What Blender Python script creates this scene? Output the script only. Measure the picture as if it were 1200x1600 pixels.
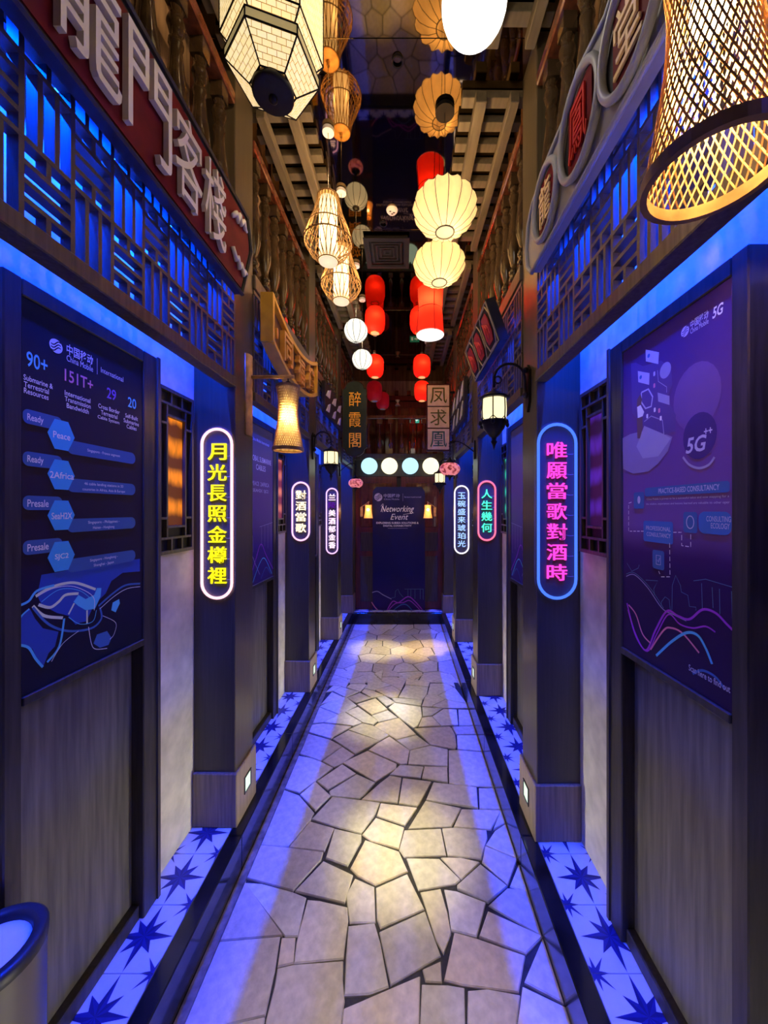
import bpy, bmesh, math, random
from mathutils import Vector, Matrix
random.seed(7)
S = bpy.context.scene
for o in list(bpy.data.objects):
    bpy.data.objects.remove(o, do_unlink=True)
COL = S.collection

# ------------------------------------------------------------------ camera, world, exposure
cd = bpy.data.cameras.new('camera'); cam = bpy.data.objects.new('camera', cd); COL.objects.link(cam)
cam.location = (0, 0, 1.6); cam.rotation_euler = (math.pi/2, 0, 0)
cd.sensor_fit = 'HORIZONTAL'; cd.sensor_width = 36.0; cd.lens = 36.0*575/1200
cd.shift_x = -31/1200; cd.shift_y = -4/1200
cd.clip_start = 0.02; cd.clip_end = 60
S.camera = cam
W = bpy.data.worlds.new('world'); S.world = W; W.use_nodes = True
W.node_tree.nodes['Background'].inputs[0].default_value = (0.35, 0.38, 0.6, 1)
W.node_tree.nodes['Background'].inputs[1].default_value = 0.005
S.view_settings.view_transform = 'Standard'; S.view_settings.look = 'None'
S.view_settings.exposure = 0.0; S.view_settings.gamma = 1.0
S.view_settings.use_curve_mapping = False

def light(kind, name, loc, power, color, rot=(0, 0, 0), size=None, sizey=None, spread=None, radius=None, cone=None, blend=None):
    d = bpy.data.lights.new(name, kind); d.energy = power; d.color = color
    if kind == 'AREA':
        d.shape = 'RECTANGLE'; d.size = size; d.size_y = sizey
        if spread: d.spread = spread
    if radius is not None: d.shadow_soft_size = radius
    if kind == 'SPOT': d.spot_size = cone; d.spot_blend = blend
    o = bpy.data.objects.new(name, d); COL.objects.link(o); o.location = loc; o.rotation_euler = rot
    o['kind'] = 'helper'
    if kind == 'POINT': o.visible_glossy = False
    return o
R = math.radians
WARM = (1.0, 0.62, 0.28); BLUE = (0.0, 0.036, 1.0)
# blue LED strips tucked behind the carved screens, shining down the walls
LEDP = 270
light('AREA', 'led_light', (-0.862, 2.75, 2.66), LEDP, BLUE, (0, R(-2), R(-0.9)), 0.010, 4.9, R(120))
light('AREA', 'led_light', (0.676, 2.75, 2.66), LEDP, BLUE, (0, R(2), R(0.35)), 0.010, 4.9, R(120))
# recessed ceiling downlights
for (x, y, p, c) in ((-0.01, 1.74, 600, (1, .88, .44)), (-0.15, 2.84, 520, (1, .92, .56)), (-0.31, 4.22, 560, (1, .85, .44)), (0.25, 4.2, 640, (1, .70, .26)), (-0.1, 0.55, 150, (1, .85, .7))):
    light('SPOT', 'downlight_beam', (x, y, 3.66), p, c, (0, 0, 0), radius=0.03, cone=R(13), blend=1.0)
# added fill spots without fittings, to brighten the path
for (x, y, p) in ((-0.08, 1.05, 250), (-0.08, 2.25, 140), (-0.08, 3.45, 130), (-0.08, 4.7, 60)):
    light('SPOT', 'fill_wash', (x, y, 3.66), p, (1, .88, .80), (0, 0, 0), radius=0.05, cone=R(21), blend=1.0)

# ------------------------------------------------------------------ geometry helpers
class G:
    def __init__(s): s.v = []; s.f = []
    def add(s, vs, fs):
        n = len(s.v); s.v += [tuple(v) for v in vs]; s.f += [tuple(i+n for i in f) for f in fs]; return s
    def box(s, x0, x1, y0, y1, z0, z1):
        x0, x1 = sorted((x0, x1)); y0, y1 = sorted((y0, y1)); z0, z1 = sorted((z0, z1))
        return s.add([(x, y, z) for z in (z0, z1) for y in (y0, y1) for x in (x0, x1)],
                     [(0, 2, 3, 1), (4, 5, 7, 6), (0, 1, 5, 4), (2, 6, 7, 3), (0, 4, 6, 2), (1, 3, 7, 5)])
    def bbox(s, x0, x1, y0, y1, z0, z1, b=0.004):
        """box with chamfered vertical and top/bottom edges"""
        x0, x1 = sorted((x0, x1)); y0, y1 = sorted((y0, y1)); z0, z1 = sorted((z0, z1))
        bm = bmesh.new(); bmesh.ops.create_cube(bm, size=1)
        for v in bm.verts: v.co = ((x0+x1)/2+v.co.x*(x1-x0), (y0+y1)/2+v.co.y*(y1-y0), (z0+z1)/2+v.co.z*(z1-z0))
        bmesh.ops.bevel(bm, geom=bm.edges[:], offset=b, segments=1, affect='EDGES')
        bm.verts.index_update(); s.add([v.co[:] for v in bm.verts], [[v.index for v in f.verts] for f in bm.faces]); bm.free(); return s
    def lathe(s, prof, n=20, c=(0, 0, 0), rfun=None, cap=False, a0=0.0):
        vs = []; fs = []
        for (r, z) in prof:
            for k in range(n):
                a = a0+2*math.pi*k/n; rr = r if rfun is None else rfun(r, z, k, n)
                vs.append((c[0]+rr*math.cos(a), c[1]+rr*math.sin(a), c[2]+z))
        for i in range(len(prof)-1):
            for k in range(n):
                k2 = (k+1) % n; fs.append((i*n+k, i*n+k2, (i+1)*n+k2, (i+1)*n+k))
        if cap:
            fs.append(tuple(range(n-1, -1, -1))); fs.append(tuple((len(prof)-1)*n+k for k in range(n)))
        return s.add(vs, fs)
    def tube(s, pts, r, n=8, closed=False, cap=True):
        pts = [Vector(p) for p in pts]; m = len(pts); vs = []; fs = []; prev = None
        for i, p in enumerate(pts):
            if closed: t = pts[(i+1) % m]-pts[i-1]
            else: t = pts[min(i+1, m-1)]-pts[max(i-1, 0)]
            t = t.normalized() if t.length > 1e-9 else Vector((0, 0, 1))
            if prev is None:
                a = Vector((0, 0, 1)) if abs(t.z) < .9 else Vector((1, 0, 0)); u = t.cross(a).normalized()
            else:
                u = (prev-t*prev.dot(t)); u = u.normalized() if u.length > 1e-6 else t.orthogonal().normalized()
            prev = u; w = t.cross(u); rr = r[i] if isinstance(r, (list, tuple)) else r
            for k in range(n):
                a = 2*math.pi*k/n; vs.append(p+u*(rr*math.cos(a))+w*(rr*math.sin(a)))
        for i in range(m if closed else m-1):
            j = (i+1) % m
            for k in range(n):
                k2 = (k+1) % n; fs.append((i*n+k, i*n+k2, j*n+k2, j*n+k))
        if cap and not closed:
            fs.append(tuple(range(n-1, -1, -1))); fs.append(tuple((m-1)*n+k for k in range(n)))
        return s.add(vs, fs)
    def ring(s, c, R_, r, n=28, m=6, axis='z'):
        pts = []
        for k in range(n):
            a = 2*math.pi*k/n; p, q = R_*math.cos(a), R_*math.sin(a)
            pts.append({'z': (c[0]+p, c[1]+q, c[2]), 'y': (c[0]+p, c[1], c[2]+q), 'x': (c[0], c[1]+p, c[2]+q)}[axis])
        return s.tube(pts, r, m, True)
    def prism(s, poly, org, ru, up, d, flip=False):
        """poly (a,b) in the plane org + a*ru + b*up, extruded d along ru x up"""
        org, ru, up = Vector(org), Vector(ru), Vector(up); nn = ru.cross(up)
        n = len(poly); A = [org+ru*a+up*b for a, b in poly]; B = [p+nn*d for p in A]
        fs = [tuple(range(n-1, -1, -1)), tuple(range(n, 2*n))]+[(i, (i+1) % n, n+(i+1) % n, n+i) for i in range(n)]
        return s.add(A+B, fs)
    def sphere(s, c, r, n=20, m=12, sz=1.0):
        return s.lathe([(max(1e-4, r*math.sin(math.pi*i/m)), -r*sz*math.cos(math.pi*i/m)) for i in range(m+1)], n, c)

def wl(o):
    v = Vector((0, 0, 0))
    while o is not None: v = v+o.location; o = o.parent
    return v
def mesh(name, g, smooth=False, off=Vector((0, 0, 0))):
    me = bpy.data.meshes.new(name)
    me.from_pydata([(v[0]-off.x, v[1]-off.y, v[2]-off.z) for v in g.v], [], g.f); me.validate()
    bm = bmesh.new(); bm.from_mesh(me); bmesh.ops.recalc_face_normals(bm, faces=bm.faces[:]); bm.to_mesh(me); bm.free()
    if smooth: me.polygons.foreach_set('use_smooth', [True]*len(me.polygons))
    return me
def link(o, parent=None):
    COL.objects.link(o); o.parent = parent; return o
def part(name, g, mat, parent=None, smooth=False, label=None, kind=None):
    """mesh in world coordinates, hung under its parent"""
    off = wl(parent) if parent else Vector((0, 0, 0))
    me = mesh(name, g, smooth, off); me.materials.append(mat)
    o = link(bpy.data.objects.new(name, me), parent)
    if label: o['label'] = label
    if kind: o['kind'] = kind
    return o
def inst(name, me, parent, loc, scale=None, rotz=0, rot=None):
    """another object on shared mesh data, placed in world coordinates"""
    o = link(bpy.data.objects.new(name, me), parent); o.location = Vector(loc)-(wl(parent) if parent else Vector((0, 0, 0)))
    if scale: o.scale = scale
    if rotz: o.rotation_euler = (0, 0, rotz)
    if rot: o.rotation_euler = rot
    return o
SIDE = {'L': [], 'R': []}
def thing(name, label, cat, loc=(0, 0, 0), group=None, side=None):
    o = bpy.data.objects.new(name, None); o.empty_display_size = 0.05; link(o); o.location = loc
    o['label'] = label; o['category'] = cat
    if group: o['group'] = group
    if side: SIDE[side].append(o)
    return o
def struct(name, label=None, loc=(0, 0, 0), side=None):
    o = bpy.data.objects.new(name, None); o.empty_display_size = 0.05; link(o); o.location = loc; o['kind'] = 'structure'
    if label: o['label'] = label; o['category'] = name.split('_')[0]
    if side: SIDE[side].append(o)
    return o
def copy_tree(o, parent=None):
    c = o.copy(); COL.objects.link(c); c.parent = parent
    for ch in o.children: copy_tree(ch, c)
    return c

# ------------------------------------------------------------------ text
_tc = {}
def glyphs(body, ext=0.0, offs=0.0):
    k = (body, ext, offs)
    if k not in _tc:
        c = bpy.data.curves.new('t', 'FONT'); c.body = body; c.size = 1.0; c.resolution_u = 3; c.extrude = ext; c.offset = offs
        o = bpy.data.objects.new('t', c); COL.objects.link(o); dg = bpy.context.evaluated_depsgraph_get()
        me = bpy.data.meshes.new_from_object(o.evaluated_get(dg), depsgraph=dg)
        _tc[k] = ([v.co.copy() for v in me.vertices], [tuple(p.vertices) for p in me.polygons])
        bpy.data.objects.remove(o); bpy.data.curves.remove(c); bpy.data.meshes.remove(me)
    return _tc[k]
def text(name, body, org, ru, up, mat, parent, width=None, height=None, ext=0.0, offs=0.0, align='c', lift=0.0, shear=0.0, label=None):
    """lettering centred (or left set) at org; width/height scale its outline box"""
    vs, fs = glyphs(body, 1.0 if ext else 0.0, offs)
    if not vs: return None
    xs = [v.x+shear*v.y for v in vs]; ys = [v.y for v in vs]
    x0, x1, y0, y1 = min(xs), max(xs), min(ys), max(ys)
    if width and height: sx, sy = width/(x1-x0), height/(y1-y0)
    elif width: sx = sy = width/(x1-x0)
    else: sx = sy = height/(y1-y0)
    org, ru, up = Vector(org), Vector(ru), Vector(up); nn = ru.cross(up)
    cx = (x0+x1)/2 if align == 'c' else (x0 if align == 'l' else x1); cy = (y0+y1)/2
    off = wl(parent)
    g = [org-off+ru*((v.x+shear*v.y-cx)*sx)+up*((v.y-cy)*sy)+nn*(lift+(v.z*ext if ext else 0)) for v in vs]
    me = bpy.data.meshes.new(name); me.from_pydata([tuple(p) for p in g], [], fs); me.materials.append(mat)
    o = link(bpy.data.objects.new(name, me), parent)
    if label: o['label'] = label
    return o

# ------------------------------------------------------------------ materials (all procedural)
def mat(name, color=(.5, .5, .5), rough=.5, metal=0.0, emit=None, es=0.0, spec=.5, noise=0.12, nscale=18.0, bump=0.0, transl=0.0, alpha=1.0, trans=0.0, ior=1.45, objrand=0.0, stretch=(1, 1, 1), coat=0.0):
    m = bpy.data.materials.new(name); m.use_nodes = True; nt = m.node_tree; N = nt.nodes; L = nt.links
    b = N['Principled BSDF']; b.inputs['Roughness'].default_value = rough; b.inputs['Metallic'].default_value = metal
    b.inputs['Specular IOR Level'].default_value = spec; b.inputs['IOR'].default_value = ior
    b.inputs['Alpha'].default_value = alpha; b.inputs['Transmission Weight'].default_value = trans
    b.inputs['Coat Weight'].default_value = coat
    tc = N.new('ShaderNodeTexCoord'); mp = N.new('ShaderNodeMapping'); mp.inputs['Scale'].default_value = stretch
    L.new(tc.outputs['Object'], mp.inputs['Vector'])
    nz = N.new('ShaderNodeTexNoise'); nz.inputs['Scale'].default_value = nscale; nz.inputs['Detail'].default_value = 5
    L.new(mp.outputs[0], nz.inputs['Vector'])
    rp = N.new('ShaderNodeValToRGB'); e = rp.color_ramp.elements
    e[0].position = .3; e[1].position = .72
    e[0].color = tuple(max(0, c*(1-noise*1.6)) for c in color[:3])+(1,); e[1].color = tuple(min(1, c*(1+noise)) for c in color[:3])+(1,)
    L.new(nz.outputs['Fac'], rp.inputs['Fac']); src = rp.outputs['Color']
    if objrand:
        oi = N.new('ShaderNodeObjectInfo'); hs = N.new('ShaderNodeHueSaturation')
        mr = N.new('ShaderNodeMapRange'); mr.inputs['To Min'].default_value = 1-objrand; mr.inputs['To Max'].default_value = 1+objrand
        L.new(oi.outputs['Random'], mr.inputs['Value']); L.new(mr.outputs[0], hs.inputs['Value']); L.new(src, hs.inputs['Color'])
        m2 = N.new('ShaderNodeMath'); m2.operation = 'MULTIPLY'; m2.inputs[1].default_value = 7.31
        fr = N.new('ShaderNodeMath'); fr.operation = 'FRACT'; L.new(oi.outputs['Random'], m2.inputs[0]); L.new(m2.outputs[0], fr.inputs[0])
        mr2 = N.new('ShaderNodeMapRange'); mr2.inputs['To Min'].default_value = 0.55; mr2.inputs['To Max'].default_value = 1.5
        L.new(fr.outputs[0], mr2.inputs['Value']); L.new(mr2.outputs[0], hs.inputs['Saturation']); src = hs.outputs[0]
    L.new(src, b.inputs['Base Color'])
    if bump:
        bp = N.new('ShaderNodeBump'); bp.inputs['Strength'].default_value = bump; bp.inputs['Distance'].default_value = 0.01
        L.new(nz.outputs['Fac'], bp.inputs['Height']); L.new(bp.outputs[0], b.inputs['Normal'])
    if emit is not None:
        b.inputs['Emission Color'].default_value = tuple(emit)+(1,); b.inputs['Emission Strength'].default_value = es
    if transl:
        tr = N.new('ShaderNodeBsdfTranslucent'); L.new(src, tr.inputs['Color'])
        mx = N.new('ShaderNodeMixShader'); mx.inputs[0].default_value = transl
        L.new(b.outputs[0], mx.inputs[1]); L.new(tr.outputs[0], mx.inputs[2]); L.new(mx.outputs[0], N['Material Output'].inputs['Surface'])
    return m
def glow(name, c, s, body=(.05, .05, .05)):
    return mat(name, body, .7, emit=c, es=s, noise=.03, spec=.1)
M = {}
M['wood'] = mat('dark_brown_wood', (.08, .064, .048), .42, noise=.35, nscale=9, stretch=(9, 9, .6), bump=.06)
M['pillar'] = mat('pillar_laminate', (.062, .050, .033), .3, noise=.13, nscale=8, stretch=(12, 12, .5), bump=.03)
M['base'] = mat('pillar_base_laminate', (.25, .185, .115), .45, noise=.2, nscale=8, stretch=(12, 12, .5), bump=.03)
M['frame'] = mat('frame_wood', (.04, .034, .028), .4, noise=.3, nscale=9, stretch=(9, 9, .6))
M['panel'] = mat('grey_panel_wood', (.14, .128, .105), .5, noise=.28, nscale=7, stretch=(8, 8, .5), bump=.03)
M['plaster'] = mat('cream_plaster', (.68, .63, .52), .85, noise=.12, nscale=14, bump=.08)
M['kerb'] = mat('black_marble', (.012, .012, .014), .16, noise=.9, nscale=6, coat=.3)
M['grout'] = mat('dark_grout', (.045, .042, .04), .9, noise=.3, nscale=40)
M['stone'] = mat('buff_flagstone', (.60, .535, .44), .6, noise=.13, nscale=30, bump=.25, objrand=.17)
M['edging'] = mat('brown_stone_edging', (.22, .17, .12), .6, noise=.4, nscale=22)
M['tile'] = mat('white_tile', (.64, .73, .82), .22, noise=.03)
M['star'] = mat('dark_star_glaze', (.022, .03, .20), .3, noise=.15)
M['star2'] = mat('dark_star_glaze_deep', (.014, .018, .13), .3, noise=.15)
M['varnish'] = mat('red_brown_varnish', (.10, .030, .016), .16, noise=.3, nscale=14, stretch=(3, 3, .6), coat=.5)
M['bronze'] = mat('dark_bronze_varnish', (.040, .026, .015), .16, noise=.3, nscale=14, coat=.4)
M['timber'] = mat('trellis_timber', (.125, .104, .07), .6, noise=.25, nscale=8, stretch=(3, .5, 3))
M['upwall'] = mat('upper_wall_panel', (.27, .18, .11), .45, noise=.3, nscale=6, stretch=(6, 6, .6))
M['black'] = mat('black_metal', (.012, .011, .011), .35, metal=.4, noise=.2)
M['black_matt'] = mat('black_paint', (.012, .012, .013), .6, noise=.2)
M['white'] = mat('white_enamel', (.8, .8, .8), .4, noise=.03)
M['cord'] = mat('grey_cord', (.06, .055, .05), .6)
M['bamboo'] = mat('bamboo', (.55, .33, .13), .5, noise=.3, nscale=20)
M['bamboo_dk'] = mat('brown_bamboo', (.30, .17, .07), .5, noise=.3, nscale=20)
M['bulb'] = glow('warm_bulb', (1, .72, .38), 18)
M['steel'] = mat('brushed_steel', (.20, .19, .17), .35, metal=.8, noise=.1, stretch=(1, 1, .1))
def mirror_mat():
    m = mat('bronze_mirror', (.25, .17, .085), .03, metal=1.0, noise=.06, nscale=3)
    return m
M['mirror'] = mirror_mat()

# ------------------------------------------------------------------ layout numbers (metres)
XL, XR = -0.965, 0.775           # wall faces
PL = [0.435, 1.675, 2.916, 4.09] # fronts of the pillars, left
PR = [0.365, 1.602, 2.856, 4.02]
PD = 0.215                       # pillar depth
ZT = 0.15                        # raised tile strip
CEIL = 3.70
YEND = 5.36
def vx(side, v): return XL+v if side == 'L' else XR-v
# ------------------------------------------------------------------ floor with crazy paving
floor = struct('floor', 'buff crazy-paving stone path running down the corridor')
part('grout_bed', G().box(-0.72, 0.525, -0.6, 5.14, -0.06, -0.010), M['grout'], floor)
part('edging_strip', G().box(-0.718, -0.684, -0.6, 5.14, -0.02, -0.002), M['edging'], floor)
CR = {'A': (250, 1380, 3.529), 'B': (560, 1380, 3.529), 'C': (340, 1220, 4.2857), 'D': (580, 1220, 4.2857), 'E': (420, 1090, 6.0),
      'F': (590, 1090, 5.714), 'G': (480, 1000, 8.0), 'H': (610, 1000, 8.0), 'K': (260, 1200, 1.875)}
def fl(c, p):   # image crop pixels -> floor metres
    x0, y0, s = CR[c]; px, py = x0+p[0]/s, y0+p[1]/s; Y = 920/(py-796); return ((px-631)/575*Y, Y)
STONES = [
 ('A', [(300,320),(660,292),(632,470),(578,722),(370,772),(60,850),(110,760)]), ('A', [(575,735),(565,820),(540,900),(30,900),(70,856),(370,780)]),
 ('A', [(440,-20),(500,-8),(675,283),(300,312)]), ('A', [(515,-5),(560,0),(730,45),(803,75),(760,285),(690,285)]), ('A', [(672,300),(745,298),(735,435),(650,455)]),
 ('A', [(815,90),(880,95),(1030,130),(1035,200),(1010,410),(740,435),(755,320),(770,260)]), ('A', [(650,465),(735,445),(1008,425),(1005,530),(1015,640),(1000,740),(985,900),(565,900),(590,740),(635,560)]),
 ('B', [(-54,235),(88,218),(120,330),(165,565),(60,605),(-75,612),(-65,400)]), ('K', [(527,370),(553,322),(608,346),(612,448),(538,450)]),
 ('K', [(615,350),(705,310),(755,412),(628,466),(618,440)]), ('K', [(625,478),(757,418),(803,548),(658,632)]), ('K', [(745,362),(803,352),(822,420),(833,480),(812,540),(790,500)]),
 ('K', [(815,355),(850,360),(935,393),(908,490),(835,472),(828,410)]), ('K', [(943,420),(1073,492),(1052,542),(918,492)]), ('K', [(845,480),(905,496),(1050,548),(1030,652),(870,632),(815,618)]),
 ('K', [(752,588),(803,565),(806,625),(760,622)]), ('K', [(520,705),(600,670),(742,610),(738,800),(512,800)]), ('K', [(750,635),(825,637),(872,645),(875,800),(742,800)]),
 ('K', [(885,652),(940,647),(1035,665),(1018,800),(882,800)]), ('K', [(1045,640),(1160,698),(1198,800),(1022,800)]), ('K', [(1078,500),(1102,495),(1158,685),(1050,625)]),
 ('K', [(945,400),(1000,350),(1055,358),(1098,488),(1075,488)]), ('K', [(853,342),(920,282),(998,345),(942,390),(855,352)]),
 ('D', [(40,230),(65,148),(305,178),(225,292)]), ('D', [(-58,355),(32,245),(218,308),(182,447),(0,395)]), ('D', [(250,315),(365,130),(600,180),(535,300)]), ('D', [(555,303),(608,188),(815,195),(800,320)]),
 ('D', [(825,195),(865,192),(892,280),(820,320)]), ('D', [(190,455),(225,328),(465,318),(500,495),(225,505)]), ('D', [(478,318),(560,312),(770,330),(775,380),(735,520),(515,495)]),
 ('D', [(770,425),(830,335),(892,288),(960,510)]), ('D', [(745,540),(765,435),(958,520),(912,690)]), ('D', [(930,705),(968,560),(1030,738)]), ('D', [(240,515),(455,518),(595,655),(560,685),(320,725)]),
 ('D', [(470,510),(600,510),(725,540),(605,650)]), ('K', [(540,292),(583,210),(680,243),(706,300),(612,340),(560,312)]), ('K', [(468,262),(493,178),(570,195),(570,212),(530,285)]),
 ('K', [(378,358),(460,272),(545,312),(522,392)]), ('C', [(480,440),(620,270),(780,315),(715,465)]), ('C', [(630,255),(770,105),(1085,145),(1050,225),(960,350),(800,305)]),
 ('C', [(180,645),(300,430),(470,445),(705,475),(690,525),(505,728)]), ('C', [(300,425),(455,60),(545,95),(645,210),(620,260),(475,435)]), ('C', [(555,90),(655,5),(755,98),(655,195)]),
 ('E', [(165,845),(295,545),(390,565),(490,600),(600,655),(440,775),(290,885)]), ('E', [(310,520),(390,335),(575,392),(685,452),(490,585)]), ('E', [(395,320),(425,252),(500,240),(770,268),(610,355),(585,380)]),
 ('E', [(435,238),(500,90),(650,158),(505,228)]), ('E', [(515,228),(655,160),(715,138),(870,232),(790,260)]), ('E', [(720,132),(835,85),(1020,215),(975,250),(880,228)]), ('E', [(750,295),(880,238),(985,262),(1125,350),(1035,400)]),
 ('E', [(600,388),(745,308),(1035,405),(810,525),(695,445)]), ('E', [(505,590),(690,458),(800,530),(690,610),(615,645)]), ('E', [(455,780),(690,622),(815,708),(555,855)]), ('E', [(570,875),(825,718),(995,795),(895,905),(850,940),(580,918)]),
 ('E', [(695,605),(925,495),(1195,615),(1190,660),(1000,780)]), ('F', [(-80,465),(0,405),(105,345),(283,468),(262,582),(205,588)]), ('F', [(172,375),(348,332),(465,418),(288,462)]),
 ('F', [(330,275),(640,258),(660,270),(690,330),(703,430),(690,455),(475,415)]), ('F', [(275,590),(292,472),(475,428),(625,462),(622,610)]), ('F', [(110,685),(200,598),(408,615),(380,712)]), ('F', [(398,715),(420,615),(620,618),(625,752)]),
 ('F', [(640,755),(635,468),(700,465),(920,485),(1012,790),(750,775)]), ('F', [(715,455),(710,335),(862,335),(905,475)]), ('F', [(705,325),(665,258),(830,252),(858,325)]), ('F', [(728,245),(722,105),(790,108),(830,245)]),
 ('F', [(490,165),(590,98),(705,105),(718,240),(570,250)]), ('F', [(365,258),(400,178),(485,168),(560,250)]), ('F', [(405,165),(400,85),(580,98),(485,160)]), ('F', [(100,85),(150,45),(385,80),(395,170),(355,250),(320,265),(200,175)]),
 ('F', [(-30,255),(0,228),(190,180),(342,325),(168,370),(60,305)]), ('E', [(968,165),(1115,115),(1205,182),(1030,222)]), ('E', [(830,60),(1000,5),(1110,105),(965,155)]),
 ('K', [(572,92),(628,42),(655,22),(688,28),(677,100)]), ('K', [(682,102),(693,30),(776,40),(740,105),(735,110)]), ('K', [(762,92),(783,42),(908,56),(912,115)]), ('K', [(918,116),(916,58),(958,58),(978,118)]),
 ('G', [(870,712),(960,690),(1095,775),(990,815)]), ('G', [(680,645),(715,610),(830,635),(950,685),(860,708),(800,715)]), ('G', [(495,718),(660,655),(795,718),(610,775)]), ('E', [(512,80),(575,35),(700,-8),(735,0),(822,70),(715,130),(655,150)]),
 ('G', [(320,630),(430,585),(640,640),(480,710)]), ('G', [(215,800),(310,645),(470,720),(400,730),(280,765)]), ('G', [(320,560),(335,505),(440,470),(530,500),(480,590),(430,575)]), ('G', [(540,550),(720,550),(745,560),(655,640),(490,590)]),
 ('G', [(545,490),(740,445),(750,490),(715,540),(535,535)]), ('G', [(380,430),(560,365),(700,435),(545,485)]), ('G', [(755,550),(760,445),(830,425),(930,515),(1045,560),(840,625),(720,600)]), ('G', [(600,290),(760,380),(900,360),(700,430),(560,360)]),
 ('G', [(620,215),(860,290),(960,310),(910,350),(770,375),(615,285)]), ('G', [(840,420),(945,375),(925,490)]), ('G', [(960,380),(1090,380),(1200,450),(935,455)]), ('G', [(935,470),(1225,470),(1230,500),(1170,630),(1050,560),(930,510)]),
 ('G', [(850,620),(1060,568),(1165,635),(1130,710),(1050,712),(960,680)]), ('H', [(105,710),(190,565),(330,575),(470,590),(450,690),(400,745)]), ('H', [(65,775),(20,720),(400,750),(380,820)]), ('H', [(200,490),(220,480),(490,530),(470,580),(190,555)]),
 ('H', [(220,470),(380,400),(410,430),(290,498)]), ('H', [(60,375),(270,370),(370,395),(210,465)]), ('H', [(415,425),(345,380),(560,385),(600,370),(700,410),(520,500)]), ('H', [(500,540),(700,540),(790,590),(590,685),(465,675)]),
 ('H', [(440,690),(470,680),(580,690),(690,735),(510,825),(395,820)]), ('H', [(520,825),(690,745),(880,800),(905,850),(650,850)]), ('H', [(600,690),(800,590),(880,790),(700,735)]), ('H', [(535,500),(745,410),(810,580),(700,535)]),
 ('H', [(755,412),(825,400),(880,560),(815,578)]), ('H', [(820,590),(885,578),(960,800),(892,797)]), ('G', [(345,500),(372,440),(540,488),(440,465)]), ('G', [(285,640),(325,570),(425,580),(318,628)]),
 ('H', [(300,365),(345,325),(580,350),(585,375),(345,375)])]
def stone_at(poly, dz=0.0):
    cx = sum(p[0] for p in poly)/len(poly); cy = sum(p[1] for p in poly)/len(poly)
    n = len(poly); hz = random.uniform(-.0025, .0015)+dz
    dist = lambda q, d: (q[0]-(q[0]-cx)/max(.01, math.hypot(q[0]-cx, q[1]-cy))*d, q[1]-(q[1]-cy)/max(.01, math.hypot(q[0]-cx, q[1]-cy))*d)
    bot = [dist(p, -.0022) for p in poly]; top = [dist(p, .0016) for p in poly]
    vs = [(x, y, -.03) for x, y in bot]+[(x, y, hz-.004) for x, y in bot]+[(x, y, hz) for x, y in top]
    fs = [tuple(range(2*n, 3*n))]+[(i, (i+1) % n, n+(i+1) % n, n+i) for i in range(n)]+[(n+i, n+(i+1) % n, 2*n+(i+1) % n, 2*n+i) for i in range(n)]
    g = G().add([(x-cx, y-cy, z) for x, y, z in vs], fs)
    me = mesh('flagstone', g); me.materials.append(M['stone'])
    inst('flagstone', me, floor, (cx, cy, 0))
def clip(poly, a, b, c):   # keep a x + b y <= c
    out = []
    for i in range(len(poly)):
        p, q = poly[i], poly[(i+1) % len(poly)]; dp, dq = a*p[0]+b*p[1]-c, a*q[0]+b*q[1]-c
        if dp <= 0: out.append(p)
        if dp*dq < 0: t = dp/(dp-dq); out.append((p[0]+(q[0]-p[0])*t, p[1]+(q[1]-p[1])*t))
    return out
X0, X1 = -.682, .518
for c, pts in STONES:
    p = [fl(c, q) for q in pts]
    p = [(max(X0, min(X1, x)), y) for x, y in p]
    p = [(X0 if x < X0+.04 else (X1 if x > X1-.05 else x), y) for x, y in p]
    if max(y for x, y in p) > 3.72 or sum(y for x, y in p)/len(p) > 3.6: continue
    stone_at(p)
def paving(y0, y1, nx, ny, seed):
    rnd = random.Random(seed); W_ = (X1-X0)/nx; H_ = (y1-y0)/ny
    sites = [(X0+(i+.5+.5*(j % 2)-.25+rnd.uniform(-.33, .33))*W_, y0+(j+.5+rnd.uniform(-.33, .33))*H_) for j in range(ny) for i in range(nx)]
    for k, (sx, sy) in enumerate(sites):
        poly = [(X0, y0), (X1, y0), (X1, y1), (X0, y1)]
        for m, (tx, ty) in enumerate(sites):
            if m == k or abs(ty-sy) > 3*H_: continue
            a, b = tx-sx, ty-sy; l = math.hypot(a, b); mx, my = (sx+tx)/2, (sy+ty)/2
            poly = clip(poly, a, b, a*mx+b*my-.006*l)
            if len(poly) < 3: break
        if len(poly) >= 3: stone_at(poly, -.0045)
paving(3.42, 5.138, 5, 8, 3)
paving(-0.6, 1.115, 4, 6, 5)

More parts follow.
